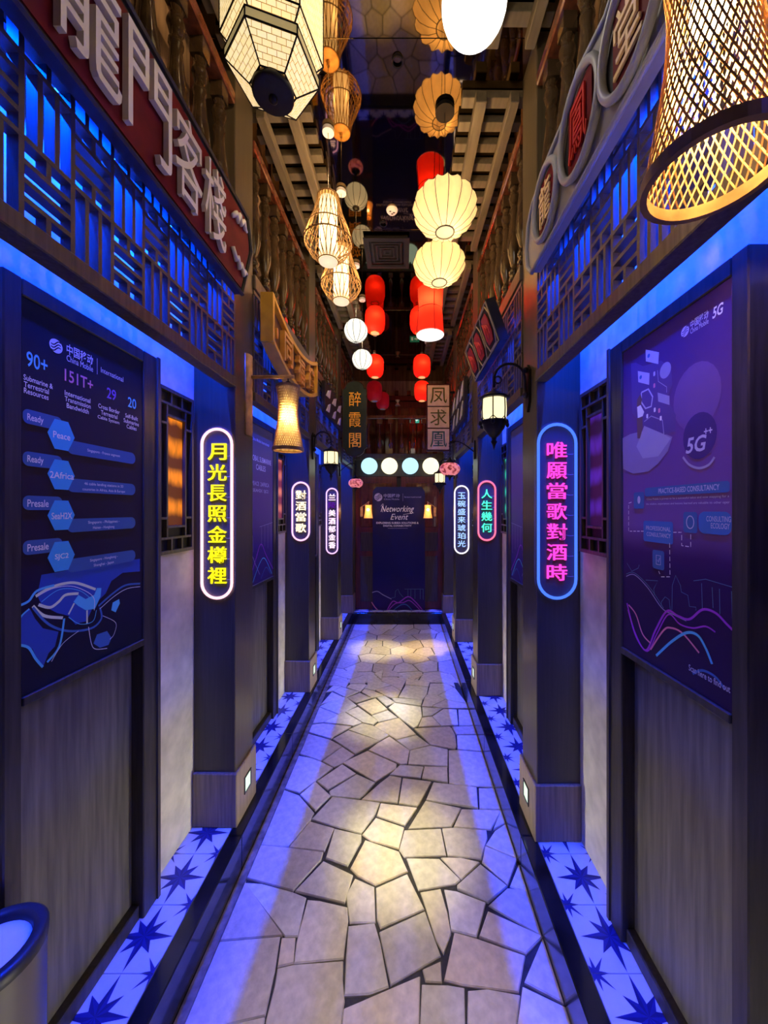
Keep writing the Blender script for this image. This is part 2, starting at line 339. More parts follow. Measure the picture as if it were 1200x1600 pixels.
# ------------------------------------------------------------------ raised tile strips with marble kerbs
def star_geo(g, r_long, r_short, r_in, c=(0, 0), z=0.0, alt=True, half=None):
    for k in range(8):
        a = math.pi/4*k; r = r_long if k % 2 == 0 else r_short
        tip = (c[0]+r*math.cos(a), c[1]+r*math.sin(a)); a1, a2 = a-math.pi/8, a+math.pi/8
        p1 = (c[0]+r_in*math.cos(a1), c[1]+r_in*math.sin(a1)); p2 = (c[0]+r_in*math.cos(a2), c[1]+r_in*math.sin(a2))
        if half is None or k % 2 == half: pass
        if half != 1: g.add([(c[0], c[1], z), (*p1, z), (*tip, z)], [(0, 1, 2)])
        if half != 0: g.add([(c[0], c[1], z), (*tip, z), (*p2, z)], [(0, 1, 2)])
TS = 0.2
def tile_meshes(x0, x1):
    """one tile cut to x0..x1 (tile centre at 0), its star in two tones, the corner stars"""
    t = mesh('tile', G().bbox(x0, x1, -TS/2+.0008, TS/2-.0008, -.012, 0, .0012)); t.materials.append(M['tile'])
    ga, gb, gc = G(), G(), G()
    star_geo(ga, .099, .068, .031, z=.0006, half=0); star_geo(gb, .099, .068, .031, z=.0006, half=1)
    for sx in (-1, 1):
        for sy in (-1, 1):
            if x0-.03 <= sx*TS/2 <= x1+.03:
                q = G(); star_geo(q, .044, .058, .015, c=(sx*TS/2, sy*TS/2), z=.0006)
                for f in q.f:
                    pl = [q.v[i][:2] for i in f]
                    pl = clip(clip(clip(clip(pl, 1, 0, x1), -1, 0, -x0), 0, 1, TS/2-.0006), 0, -1, TS/2-.0006)
                    if len(pl) >= 3: gc.add([(x, y, .0006) for x, y in pl], [tuple(range(len(pl)))])
    out = []
    for g_, m_ in ((ga, 'star'), (gb, 'star2'), (gc, 'star')):
        g2 = G()
        for f in g_.f:
            pl = [g_.v[i][:2] for i in f]; pl = clip(clip(pl, 1, 0, x1), -1, 0, -x0)
            if len(pl) >= 3: g2.add([(x, y, .0006) for x, y in pl], [tuple(range(len(pl)))])
        me = mesh('star_print', g2); me.materials.append(M[m_]); out.append(me)
    return t, out
def flip_up(me):
    for p in me.polygons:
        if p.normal.z < 0: p.flip()
def strip(name, label, xw, xk, xr, xc):
    """xw wall side, xk tile/kerb joint, xr riser face, xc tile centre line"""
    s = struct(name, label)
    part('bed', G().box(xw, xr+(-.02 if xr > 0 else .02)*-1, -0.6, YEND, -.05, ZT-.0125), M['grout'], s)
    x0, x1 = sorted((xw-xc, xk-xc)); tm, prints = tile_meshes(x0+.0006, x1-.0006)
    for k in range(30):
        y = -.55+TS*k
        if y > YEND-.05: break
        t = inst('tile', tm, s, (xc, y, ZT))
        for pm in prints: inst('star_print', pm, t, (xc, y, ZT))
    for k in range(8):
        y0 = -.6+.745*k
        part('kerb_stone', G().bbox(xk, xr, y0+.0007, min(y0+.744, 5.14), -.01, ZT+.001, .004), M['kerb'], s)
strip('trim_1', 'raised star-tiled strip with black marble kerb along the left wall', -1.0, -.782, -.720, -.882)
strip('trim_2', 'raised star-tiled strip with black marble kerb along the right wall', 0.81, .585, .520, .70)
e = struct('trim_3', 'black marble step with a row of star tiles before the end door')
part('riser', G().bbox(-.785, .59, 5.14, 5.20, -.01, ZT+.001, .004), M['kerb'], e)
part('bed', G().box(-.785, .59, 5.20, YEND, 0, ZT-.0125), M['grout'], e)
tm, prints = tile_meshes(-.0995, .0995)
for k in range(7):
    x = -.69+TS*k
    if x > .6: break
    t = inst('tile', tm, e, (x, 5.302, ZT+.0005))
    for pm in prints: inst('star_print', pm, t, (x, 5.302, ZT+.0005))

# ------------------------------------------------------------------ walls, ceiling, end
w = part('wall_left', G().box(XL-.1, XL, -0.6, 6.1, 0, CEIL), M['plaster']); w['kind'] = 'structure'; SIDE['L'].append(w)
w['label'] = 'cream plaster wall behind the left pillars'; w['category'] = 'wall'
w = part('wall_right', G().box(XR, XR+.1, -0.6, 6.1, 0, CEIL), M['plaster']); w['kind'] = 'structure'; SIDE['R'].append(w)
w['label'] = 'cream plaster wall behind the right pillars'; w['category'] = 'wall'
c = struct('ceiling', 'dark bronze mirror ceiling panels above the corridor')
for k in range(6):
    y0 = -.6+k*1.12
    part('mirror_panel', G().bbox(-1.08, .9, y0+.001, y0+1.119, CEIL, CEIL+.02, .001), M['mirror'], c)

def pillar(side, y0, label, front=True, lamp=True):
    t = thing('pillar', label, 'pillar', (vx(side, .1), y0+PD/2, ZT), 'pillars along the corridor', side)
    part('shaft', G().bbox(vx(side, 0), vx(side, .192), y0+.013, y0+PD-.012, ZT+.2, CEIL, .003), M['pillar'], t)
    part('base_block', G().bbox(vx(side, 0), vx(side, .205), y0, y0+PD, ZT, ZT+.247, .004), M['base'], t)
    if lamp:
        yc, zc = y0+PD*.52, ZT+.135; a, b = vx(side, .205), vx(side, .209)
        sl = part('step_light', G().box(a, b, yc-.036, yc+.036, zc-.04, zc-.034).box(a, b, yc-.036, yc+.036, zc+.034, zc+.04).box(a, b, yc-.036, yc-.030, zc-.04, zc+.04).box(a, b, yc+.030, yc+.036, zc-.04, zc+.04), M['black'], t)
        SIDE[side].append(light('AREA', 'step_light_beam', (vx(side, .215), yc, zc), 1.5, (1, .95, .74), (0, R(-90 if side == 'L' else 90), 0), .05, .05, R(64)))
        part('lens', G().box(vx(side, .2045), vx(side, .2062), yc-.03, yc+.03, zc-.034, zc+.034), M['steplens'], sl)
    return t
M['steplens'] = glow('step_light_lens', (.75, 1, .72), .9, (.3, .35, .3))
ORD = ['nearest', 'first', 'second', 'third']
LN = {'L': 'left', 'R': 'right'}
NEON_WORDS = {('L', 1): 'the yellow-lettered neon sign', ('R', 1): 'the pink-lettered neon sign', ('L', 2): 'the short warm white neon sign', ('R', 2): 'the green-lettered neon sign', ('L', 3): 'the long white and purple neon sign', ('R', 3): 'the long white and blue neon sign'}
for s, P in (('L', PL), ('R', PR)):
    for i, y in enumerate(P):
        lb = f'dark brown pillar carrying {NEON_WORDS[(s, i)]}' if i else f'dark brown {LN[s]} pillar beside the camera'
        pillar(s, y, lb)
    pillar(s, 5.135, f'dark brown pillar in the far {LN[s]} corner beside the end door', lamp=False)

# ------------------------------------------------------------------ carved screens, balustrades, trellises per bay
CUBE = mesh('slat', G().box(-.5, .5, -.5, .5, -.5, .5)); CUBE.materials.append(M['wood'])
def lattice(side, y0, y1, label, joined=False):
    t = thing('lattice_screen', label, 'lattice', (vx(side, .19), (y0+y1)/2, 2.155), 'carved blue-lit screens', side)
    a, b = vx(side, .150), vx(side, .205)
    part('bottom_beam', G().bbox(a, b, y0, y1, 2.155, 2.20, .003), M['wood'], t)
    a2, b2 = vx(side, .172), vx(side, .198); xm, dx = (a2+b2)/2, abs(b2-a2)
    part('top_rail', G().bbox(a2, b2, y0, y1, 2.70, 2.722, .002), M['wood'], t)
    n = max(2, round((y1-y0)/.118)); bw = (y1-y0)/n; rows, rh, bt = 3, .5/3, .0115
    J = G()
    def bar(ya, yb, za, zb, d=1.0):
        if joined: J.box(xm-dx/2*d, xm+dx/2*d, ya, yb, za, zb)
        else: inst('slat', CUBE, t, (xm, (ya+yb)/2, (za+zb)/2), (dx*d, abs(yb-ya), abs(zb-za)))
    for r in range(1, rows): bar(y0, y1, 2.2+r*rh-bt/2, 2.2+r*rh+bt/2)
    for r in range(rows):
        za, zb = 2.2+r*rh+(bt/2 if r else 0), 2.2+(r+1)*rh-bt/2
        for k in range(n):
            ya = y0+k*bw
            bar(ya-bt/2, ya+bt/2, za, zb, .97)
            if (k+r) % 2 == 0:
                for q in (1, 2): bar(ya+bw*q/3-bt/2, ya+bw*q/3+bt/2, za, zb, .95)
            else:
                ia, ib = ya+bt/2, ya+bw-bt/2; h = zb-za
                for q in (.26, .5, .74): bar(ia, ib, za+h*q-bt/2, za+h*q+bt/2, .95)
                bar(ya+bw/2-bt/2, ya+bw/2+bt/2, za, za+h*.26-bt/2, .93); bar(ya+bw/2-bt/2, ya+bw/2+bt/2, za+h*.74+bt/2, zb, .93)
    bar(y1-bt, y1, 2.2, 2.70, .97)
    if joined: part('slats', J, M['wood'], t, kind='stuff')
    # the LED tape that lights the wall behind
    ch = part('led_channel', G().box(vx(side, .084), vx(side, .106), y0, y1, 2.664, 2.672), M['steel'], t)
    gl = G()
    k = y0+.02
    while k < y1-.02:
        gl.box(vx(side, .089), vx(side, .101), k, k+.008, 2.661, 2.664); k += .045
    part('led_tape', gl, M['led'], ch, kind='stuff')
    return t
M['led'] = glow('blue_led', (.03, .28, 1), 4)
bal_prof = [(1.2*r_, z_) for r_, z_ in [(.012, .0), (.024, .01), (.026, .03), (.018, .042), (.024, .055), (.026, .07), (.015, .09), (.018, .11), (.030, .16), (.033, .20), (.030, .25), (.022, .32), (.017, .39), (.021, .40), (.021, .415), (.015, .425), (.020, .45), (.026, .475), (.020, .50), (.016, .51), (.021, .525), (.012, .54)]]
BAL = mesh('baluster', G().lathe(bal_prof, 12, (0, 0, .04)).box(-.026, .026, -.026, .026, 0, .045).box(-.026, .026, -.026, .026, .575, .64), True); BAL.materials.append(M['bronze'])
def set_flat_boxes(me):
    for p in me.polygons:
        if abs(p.normal.x) > .999 or abs(p.normal.y) > .999 or abs(p.normal.z) > .999: p.use_smooth = False
set_flat_boxes(BAL)
def balustrade(side, y0, y1, label):
    t = thing('balustrade', label, 'balustrade', (vx(side, .16), (y0+y1)/2, 2.725), 'balcony balustrades over the screens', side)
    part('bottom_rail', G().bbox(vx(side, .115), vx(side, .205), y0, y1, 2.725, 2.80, .004), M['wood'], t)
    part('deck', G().box(vx(side, .0), vx(side, .115), y0, y1, 2.725, 2.745), M['wood'], t)
    part('top_rail', G().bbox(vx(side, .125), vx(side, .20), y0, y1, 3.44, 3.49, .006), M['varnish'], t)
    n = max(2, round((y1-y0)/.155))
    for k in range(n): inst('baluster', BAL, t, (vx(side, .163), y0+(k+.5)*(y1-y0)/n, 2.80))
def trellis(side, y0, y1, label):
    t = thing('ceiling_trellis', label, 'trellis', (vx(side, .31), (y0+y1)/2, 3.6), 'timber trellises under the ceiling', side)
    for v0, v1 in ((.205, .25), (.365, .42)): part('beam', G().bbox(vx(side, v0), vx(side, v1), y0, y1, 3.60, 3.655, .003), M['timber'], t)
    cm = mesh('slat', G().bbox(-.165, .165, -.026, .026, -.02, .02, .002)); cm.materials.append(M['timber'])
    n = max(2, round((y1-y0)/.118))
    for k in range(n): inst('slat', cm, t, (vx(side, .315), y0+(k+.5)*(y1-y0)/n, 3.676))
def upper_panel(side, y0, y1, label):
    t = thing('wall_panel', label, 'panel', (vx(side, .005), (y0+y1)/2, 2.75), 'dark timber panels behind the balustrades', side)
    part('board', G().box(vx(side, .001), vx(side, .010), y0, y1, 2.746, 3.69), M['upwall'], t)
    n = 3
    for k in range(n+1):
        y = y0+.02+(y1-y0-.04)*k/n; part('batten', G().box(vx(side, .010), vx(side, .02), y-.015, y+.015, 2.76, 3.69), M['varnish'], t)
WORD = {('L', 0): 'above the cable-route poster', ('R', 0): 'above the violet consultancy poster', ('L', 1): 'behind the yellow curved sign', ('R', 1): 'behind the black tilted plaque sign', ('L', 2): 'near the green hanging board', ('R', 2): 'near the three-square hanging board', ('L', 3): 'in the far left bay by the end door', ('R', 3): 'in the far right bay by the end door'}
for s, P in (('L', PL), ('R', PR)):
    for i in range(4):
        y0 = P[i]+PD-.01; y1 = (P[i+1] if i < 3 else 5.145)+.002
        lattice(s, y0, y1, f'blue-lit carved wooden screen {WORD[(s, i)]}', joined=(i >= 2))
        balustrade(s, y0, y1, f'dark turned balcony balustrade {WORD[(s, i)]}')
        trellis(s, y0, y1, f'timber trellis under the mirror ceiling, {LN[s]} side, {["nearest bay", "second bay", "third bay", "farthest bay"][i]}')
        upper_panel(s, y0, y1, f'dark timber wall panel behind the balusters, {LN[s]} side, {["nearest bay", "second bay", "third bay", "farthest bay"][i]}')

# ------------------------------------------------------------------ framed wall bays and windows
FA, PA, PB, FB = -.822, -.78, -.372, -.292
def bay_frame(side, P, label):
    t = thing('panel_frame', label, 'panel', (vx(side, .02), P-.55, ZT), 'framed wall bays between the pillars', side)
    a, b = vx(side, .001), vx(side, .05)
    part('post', G().bbox(a, b, P+FA, P+PA, ZT, 2.165, .003), M['frame'], t)
    part('post', G().bbox(a, b, P+PB, P+FB, ZT, 2.165, .003), M['frame'], t)
    part('post_edge', G().box(b, vx(side, .056), P+FB-.014, P+FB, ZT+.002, 2.166), M['wood'], t)
    part('top_rail', G().bbox(a, b, P+PA, P+PB, 2.122, 2.165, .003), M['frame'], t)
    part('bottom_rail', G().bbox(a, vx(side, .035), P+PA, P+PB, ZT, ZT+.05, .003), M['frame'], t)
    part('infill_board', G().box(a, vx(side, .006), P+PA, P+PB, ZT+.05, 1.142), M['panel'], t)
    part('sill', G().bbox(a, vx(side, .053), P+PA, P+PB, 1.12, 1.142, .002), M['frame'], t)
wn = [0]
def window(side, y0, y1, label, pane):
    wn[0] += 1; t = struct(f'window_{wn[0]}', label, (vx(side, .01), (y0+y1)/2, 1.42), side)
    z0, z1 = 1.42, 2.09; a, b = vx(side, .001), vx(side, .022)
    p = G()
    def bar(n_, ya, yb, za, zb, d=None): part(n_, G().box(a, vx(side, d or .022), ya, yb, za, zb), M['wood'], t)
    f = .014; bar('jamb', y0, y0+f, z0, z1); bar('jamb', y1-f, y1, z0, z1); bar('head', y0+f, y1-f, z1-f, z1); bar('bottom_rail', y0+f, y1-f, z0, z0+f)
    h = .009; A, B = y0+f, y1-f; w_ = B-A; d = .02
    # fretwork at the head and the foot, long inner stiles between
    for zz, sg in ((z0+f, 1), (z1-f, -1)):
        e1, e2, e3 = zz+sg*.045, zz+sg*.09, zz+sg*.135
        bar('fret', A, B, min(e1, e1+sg*h), max(e1, e1+sg*h), d)
        bar('fret', A+w_*.2, B-w_*.2, min(e2, e2+sg*h), max(e2, e2+sg*h), d)
        for q in (.33, .67): bar('fret', A+w_*q-h/2, A+w_*q+h/2, min(zz, e1), max(zz, e1), d)
        for q in (.2, .8): bar('fret', A+w_*q-h/2, A+w_*q+h/2, min(e1, e3), max(e1, e3), d*.95)
        bar('fret', A, A+w_*.2, min(e3, e3-sg*h), max(e3, e3-sg*h), d); bar('fret', B-w_*.2, B, min(e3, e3-sg*h), max(e3, e3-sg*h), d)
    for q in (.2, .8): bar('stile', A+w_*q-h/2, A+w_*q+h/2, z0+f+.135, z1-f-.135, d*.95)
    part('backing', G().box(vx(side, .001), vx(side, .003), A, B, z0+f, z1-f), M['black_matt'], t)
    part('pane', G().box(vx(side, .003), vx(side, .0055), A+w_*.2, B-w_*.2, z0+f+.10, z1-f-.10), pane, t)
def pane_mat(name, c1, c2, s):
    m = bpy.data.materials.new(name); m.use_nodes = True; nt = m.node_tree; N = nt.nodes; L = nt.links; b = N['Principled BSDF']
    tc = N.new('ShaderNodeTexCoord'); mp = N.new('ShaderNodeMapping'); mp.inputs['Scale'].default_value = (1, 3, 1.1); L.new(tc.outputs['Object'], mp.inputs[0])
    wv = N.new('ShaderNodeTexWave'); wv.wave_type = 'BANDS'; wv.bands_direction = 'Z'; wv.inputs['Scale'].default_value = 2.3; wv.inputs['Distortion'].default_value = 2.0
    nz = N.new('ShaderNodeTexNoise'); nz.inputs['Scale'].default_value = 9; L.new(mp.outputs[0], wv.inputs[0]); L.new(mp.outputs[0], nz.inputs[0])
    mu = N.new('ShaderNodeMath'); mu.operation = 'MULTIPLY'; L.new(wv.outputs['Fac'], mu.inputs[0]); L.new(nz.outputs['Fac'], mu.inputs[1])
    rp = N.new('ShaderNodeValToRGB'); rp.color_ramp.elements[0].color = c1+(1,); rp.color_ramp.elements[1].color = c2+(1,); rp.color_ramp.elements[0].position = .1; rp.color_ramp.elements[1].position = .55
    L.new(mu.outputs[0], rp.inputs[0]); L.new(rp.outputs[0], b.inputs['Emission Color']); b.inputs['Emission Strength'].default_value = s
    b.inputs['Base Color'].default_value = (.03, .02, .01, 1); b.inputs['Roughness'].default_value = .5; b.inputs['Specular IOR Level'].default_value = .15
    return m
M['pane_amber'] = pane_mat('amber_lit_pane', (.10, .02, .004), (1, .26, .012), 1.1)
M['pane_pink'] = pane_mat('pink_lit_pane', (.25, .03, .08), (1, .25, .2), .8)
M['pane_violet'] = pane_mat('violet_lit_pane', (.03, .004, .06), (.10, .02, .55), .7)
M['pane_teal'] = pane_mat('teal_lit_pane', (.02, .05, .06), (.05, .8, .6), .7)
M['pane_dim'] = pane_mat('unlit_pane', (.004, .006, .005), (.02, .03, .025), .5)
wl_ = {('L', 1): ('amber', 'amber-lit fretwork window beside the yellow-lettered neon sign'), ('R', 1): ('violet', 'violet-lit fretwork window beside the pink-lettered neon sign'),
       ('L', 2): ('pink', 'pink-lit fretwork window beside the short warm white neon sign'), ('R', 2): ('teal', 'teal-lit fretwork window beside the green-lettered neon sign'),
       ('L', 3): ('violet', 'violet-lit fretwork window beside the long white and purple neon sign'), ('R', 3): ('violet', 'violet-lit fretwork window beside the long white and blue neon sign')}
fr_ = {('L', 1): 'holding the cable-route poster', ('R', 1): 'holding the violet consultancy poster', ('L', 2): 'holding the submarine-cables poster', ('R', 2): 'holding the blue poster past the wall lantern', ('L', 3): 'next to the far left lantern', ('R', 3): 'next to the far right lantern'}
for s, P in (('L', PL), ('R', PR)):
    for i in (1, 2, 3):
        bay_frame(s, P[i], f'dark wooden door-height frame {fr_[(s, i)]}')
        k, lb = wl_[(s, i)]; window(s, P[i]-.252, P[i]-.022, lb, M['pane_'+k])
window('R', PR[0]+PD+.012, PR[1]+FA-.02, 'unlit fretwork window at the right edge beside the violet poster', M['pane_dim'])
# ------------------------------------------------------------------ neon signs on the pillar fronts
X_, Y_, Z_ = Vector((1, 0, 0)), Vector((0, 1, 0)), Vector((0, 0, 1))
M['acrylic'] = mat('clear_acrylic', (.5, .5, .6), .08, alpha=.05, noise=.02)
M['wire'] = mat('clear_wire', (.5, .45, .6), .3)
def stadium(xc, w, z0, z1, n=14):
    r = w/2; pts = []
    for k in range(n+1): a = math.pi*k/n; pts.append((xc+r*math.cos(a), z1-r+r*math.sin(a)))
    for k in range(n+1): a = math.pi+math.pi*k/n; pts.append((xc+r*math.cos(a), z0+r+r*math.sin(a)))
    return pts
def neon(side, P, xc, w, z0, z1, chars, cm, rm, label, dead=(), cw=.55, dx=0.0, tr=.0065):
    t = thing('neon_sign', label, 'neon sign', (xc, P, z0), 'vertical neon signs on the pillars', side)
    y = P+.0125
    part('backing_board', G().prism([(a, b) for a, b in stadium(xc, w+.012, z0-.006, z1+.006)], (0, y, 0), X_, Z_, .004), M['acrylic'], t)
    part('border_tube', G().tube([(a, y-.010, b) for a, b in stadium(xc, w-.018, z0+.009, z1-.009)], tr, 8, True), rm, t, True)
    n = len(chars); zt, zb = z1-w*.42, z0+w*.42; pitch = (zt-zb)/n
    for k, ch in enumerate(chars):
        zc = zt-pitch*(k+.5); h = min(pitch*.80, w*.62)
        text('character', ch, (xc+dx, y-.008, zc), X_, Z_, M['neon_dead'] if k in dead else cm, t, width=w*cw, height=h, ext=.004, offs=.003)
        wx = xc+w*.30
        part('feed_wire', G().tube([(xc+w*.22, y-.006, zc-.2*h), (wx, y-.006, zc-.26*h), (xc+w*.40, y-.008, zc-.24*h)], .0009, 5), M['wire'], t)
def nmat(n, c, s): return glow(n, c, s, (.01, .01, .01))
M['neon_dead'] = nmat('faint_violet_neon', (.25, .02, .7), .5)
neon('L', PL[1], -.852, .155, 1.187, 1.975, '月光長照金樽裡', nmat('yellow_neon', (1, .85, .0), 1.6), nmat('pink_white_neon', (1, .55, .62), 1.7), 'tall neon sign with yellow lettering inside a pinkish white border')
neon('R', PR[1], .668, .182, 1.204, 1.98, '唯願當歌對酒時', nmat('pink_neon', (1, .05, .55), 1.6), nmat('blue_neon', (.06, .17, 1), 1.5), 'tall neon sign with pink lettering inside a blue border', cw=.48)
neon('L', PL[2], -.837, .152, 1.346, 1.823, '對酒當歌', nmat('warm_white_neon', (1, .80, .50), 2.2), nmat('rose_neon', (1, .5, .8), 1.7), 'short neon sign with glowing warm white lettering inside a rose border')
neon('R', PR[2], .652, .15, 1.352, 1.828, '人生幾何', nmat('green_neon', (.08, 1, .60), 1.6), nmat('red_neon', (1, .14, .24), 1.8), 'short neon sign with green lettering inside a red border')
neon('L', PL[3], -.837, .142, 1.10, 1.842, '兰陵美酒郁金香', nmat('lilac_white_neon', (1, .72, .95), 2.0), nmat('lilac_neon', (.85, .45, 1), 1.9), 'tall far neon sign with white lettering inside a lilac border', dead=(1,))
neon('R', PR[3], .646, .17, 1.11, 1.866, '玉碗盛来琥珀光', nmat('ice_blue_neon', (.35, .55, 1), 1.7), nmat('white_neon', (.9, .85, 1), 2.2), 'tall far neon sign with ice blue lettering inside a thick white border', cw=.5)

# ------------------------------------------------------------------ shop signs above the screens
M['sign_red'] = mat('dark_red_lacquer', (.115, .008, .012), .6, noise=.15, spec=.15)
M['sign_edge'] = mat('charcoal_edge', (.03, .03, .034), .4)
M['letter_white'] = mat('white_letters', (.62, .62, .66), .5, noise=.04)
LU, RU = Y_, -Y_
xs = -.705
t = thing('shop_sign', 'long dark red sign board with raised white characters on the left screen', 'sign', (xs, 1.1, 2.53), side='L')
zb, zt = 2.533, 2.905
out = [(.42, zb), (1.60, zb), (1.695, (zb+zt)/2+.06), (1.655, zt), (.42, zt)]
part('board', G().prism(out, (xs-.03, 0, 0), LU, Z_, .03), M['sign_edge'], t)
inn = [(.44, zb+.022), (1.592, zb+.022), (1.67, (zb+zt)/2+.055), (1.64, zt-.022), (.44, zt-.022)]
part('face', G().prism(inn, (xs, 0, 0), LU, Z_, .004), M['sign_red'], t)
rim = G()
for i in range(5):
    p, q = out[i], out[(i+1) % 5]; rim.tube([(xs+.004, *p), (xs+.004, *q)], .009, 6)
part('rim', rim, M['sign_edge'], t)
zc = (zb+zt)/2
for ch, yc in (('龍', .825), ('門', 1.015), ('客', 1.19), ('棧', 1.352)):
    text('character', ch, (xs+.016, yc, zc-.004), LU, Z_, M['letter_white'], t, width=.170 if ch in '龍門' else .145, height=.268, ext=.008, offs=.0)
def scroll(zo, sg):
    g = G(); P_ = [(1.50, 0), (1.53, .035), (1.545, .01), (1.56, .05), (1.575, .02), (1.60, .055), (1.61, .03), (1.63, .03)]
    g.tube([(xs+.012, y, zo+sg*(z)) for y, z in P_], [.009, .011, .009, .011, .009, .010, .009, .005], 6); return g
part('scroll_ornament', scroll(zc+.075, 1), M['letter_white'], t, True); part('scroll_ornament', scroll(zc-.05, -1), M['letter_white'], t, True)

# right: pale board with three ringed discs
M['sign_pale'] = mat('pale_grey_lacquer', (.20, .20, .225), .4, noise=.06)
M['rim_grey'] = mat('blue_grey_rim', (.25, .27, .33), .4, noise=.05)
M['gold'] = mat('gold_leaf', (.75, .42, .10), .35, metal=.4, noise=.1)
M['cream'] = mat('cream_paint', (.62, .46, .26), .5, noise=.05)
M['red_paint'] = mat('red_paint', (.42, .02, .02), .5)
xr = .522
t = thing('shop_sign', 'pale rounded sign board with three ringed discs on the right screen', 'sign', (xr, 1.0, 2.57), side='R')
zb, zt = 2.565, 2.925
out = [(-1.50, zb), (-1.545, zb+.05), (-1.56, zb+.13), (-1.535, zb+.22), (-1.48, zb+.27), (-1.42, zb+.275), (-1.33, zb+.30), (-1.2, zb+.30), (-1.10, zb+.345), (-.95, zb+.31), (-.85, zb+.35), (-.6, zb+.36), (-.45, zb+.36), (-.45, zb)]
part('board', G().prism(out[::-1], (xr+.035, 0, 0), RU, Z_, .035), M['sign_pale'], t)
rim = G(); rim.tube([(xr-.002, -a, b) for a, b in out], .010, 6, True); part('rim', rim, M['rim_grey'], t, True)
for (ch, yc, zc, r, cmx) in (('龍', 1.335, 2.715, .105, 'cream'), ('鳳', 1.085, 2.735, .118, 'red_paint'), ('堂', .845, 2.715, .112, 'cream')):
    n = 32; ci = [(r*math.cos(2*math.pi*k/n), r*1.14*math.sin(2*math.pi*k/n)) for k in range(n)]
    d = part('disc_ring', G().tube([(xr-.014, yc-a, zc+b) for a, b in ci], .012, 8, True), M['rim_grey'], t, True)
    part('disc', G().prism([(a*.93, b*.93) for a, b in ci], (xr, yc, zc), RU, Z_, .003), M['black_matt'], d)
    part('plaque', G().prism([(-r*.6, -r*.9), (r*.6, -r*.9), (r*.6, r*.9), (-r*.6, r*.9)], (xr-.003, yc, zc), RU, Z_, .006), M['sign_red'], d)
    text('character', ch, (xr-.014, yc, zc), RU, Z_, M[cmx], d, width=r*.95, height=r*1.35, ext=.003, offs=.0)

# left second bay: yellow curved sign
M['yellow_wood'] = mat('yellow_gold_paint', (.62, .36, .05), .45, noise=.12)
M['sign_brown'] = mat('brown_sign_field', (.13, .07, .035), .5)
xs2 = -.685; Ya, Yb = 1.905, 2.80
t = thing('shop_sign', 'yellow framed sagging sign board with three gold characters', 'sign', (xs2, 2.35, 2.4), side='L')
n = 16; arc = [(Ya+(Yb-Ya)*k/n, -.10*(1-(2*k/n-1)**2)) for k in range(n+1)]
lo = [(y, 2.475+s_) for y, s_ in arc]; hi = [(y, 2.705+s_) for y, s_ in arc]
g = G()
for k in range(n):
    for (a, b, c_, d_) in ((lo[k], lo[k+1], hi[k+1], hi[k]),): g.prism([a, b, c_, d_], (xs2-.05, 0, 0), LU, Z_, .035)
part('field_board', g, M['sign_brown'], t)
def rail(pts, w_):
    g = G()
    for k in range(len(pts)-1):
        (a, b), (c_, d_) = pts[k], pts[k+1]; g.prism([(a, b-w_), (c_, d_-w_), (c_, d_+w_), (a, b+w_)], (xs2-.055, 0, 0), LU, Z_, .065)
    return g
part('top_frame', rail(hi, .012), M['yellow_wood'], t); part('bottom_frame', rail(lo, .012), M['yellow_wood'], t)
part('end_frame', G().box(xs2-.055, xs2+.010, Ya-.012, Ya+.012, 2.465, 2.717), M['yellow_wood'], t); part('end_frame', G().box(xs2-.055, xs2+.010, Yb-.012, Yb+.012, 2.465, 2.717), M['yellow_wood'], t)
for ch, yc in (('同', 2.13), ('福', 2.38), ('樓', 2.62)):
    u = (yc-Ya)/(Yb-Ya); s_ = -.10*(1-(2*u-1)**2)
    text('character', ch, (xs2+.002, yc, 2.592+s_), LU, Z_, M['gold'], t, width=.15, height=.165, ext=.014, offs=.012)
for yc in (2.0, 2.255, 2.50, 2.725):
    u = (yc-Ya)/(Yb-Ya); s_ = -.10*(1-(2*u-1)**2)
    part('stud', G().prism([(yc+.014*math.cos(a), 2.592+s_+.03*math.sin(a)) for a in [2*math.pi*k/10 for k in range(10)]], (xs2-.016, 0, 0), LU, Z_, .012), M['gold'], t)

# right second bay: black plaque sign leaning out
t = thing('shop_sign', 'black leaning sign with three red hexagonal plaques in pale outlines', 'sign', (.50, 2.2, 2.47), side='R')
M['pale_line'] = mat('pale_brass_line', (.45, .38, .26), .4, metal=.3); M['plum'] = mat('plum_red_plaque', (.30, .02, .03), .5)
up2 = Vector((-.075, 0, .215)).normalized(); o2 = Vector((.505, 1.93, 2.485)); LN2 = .63; HT = .228
part('board', G().prism([(0, 0), (LN2, 0), (LN2, HT), (0, HT)], o2+Y_*LN2, RU, up2, -.05), M['black_matt'], t)
nn2 = RU.cross(up2)
def pl2(a, b, l=0.0): return o2+Y_*LN2+RU*a+up2*b+nn2*(.003+l)
def outline(pts, r): return G().tube([pl2(a, b) for a, b in pts], r, 5, True)
part('outer_line', outline([(.008, .008), (LN2-.008, .008), (LN2-.008, HT-.008), (.008, HT-.008)], .004), M['pale_line'], t)
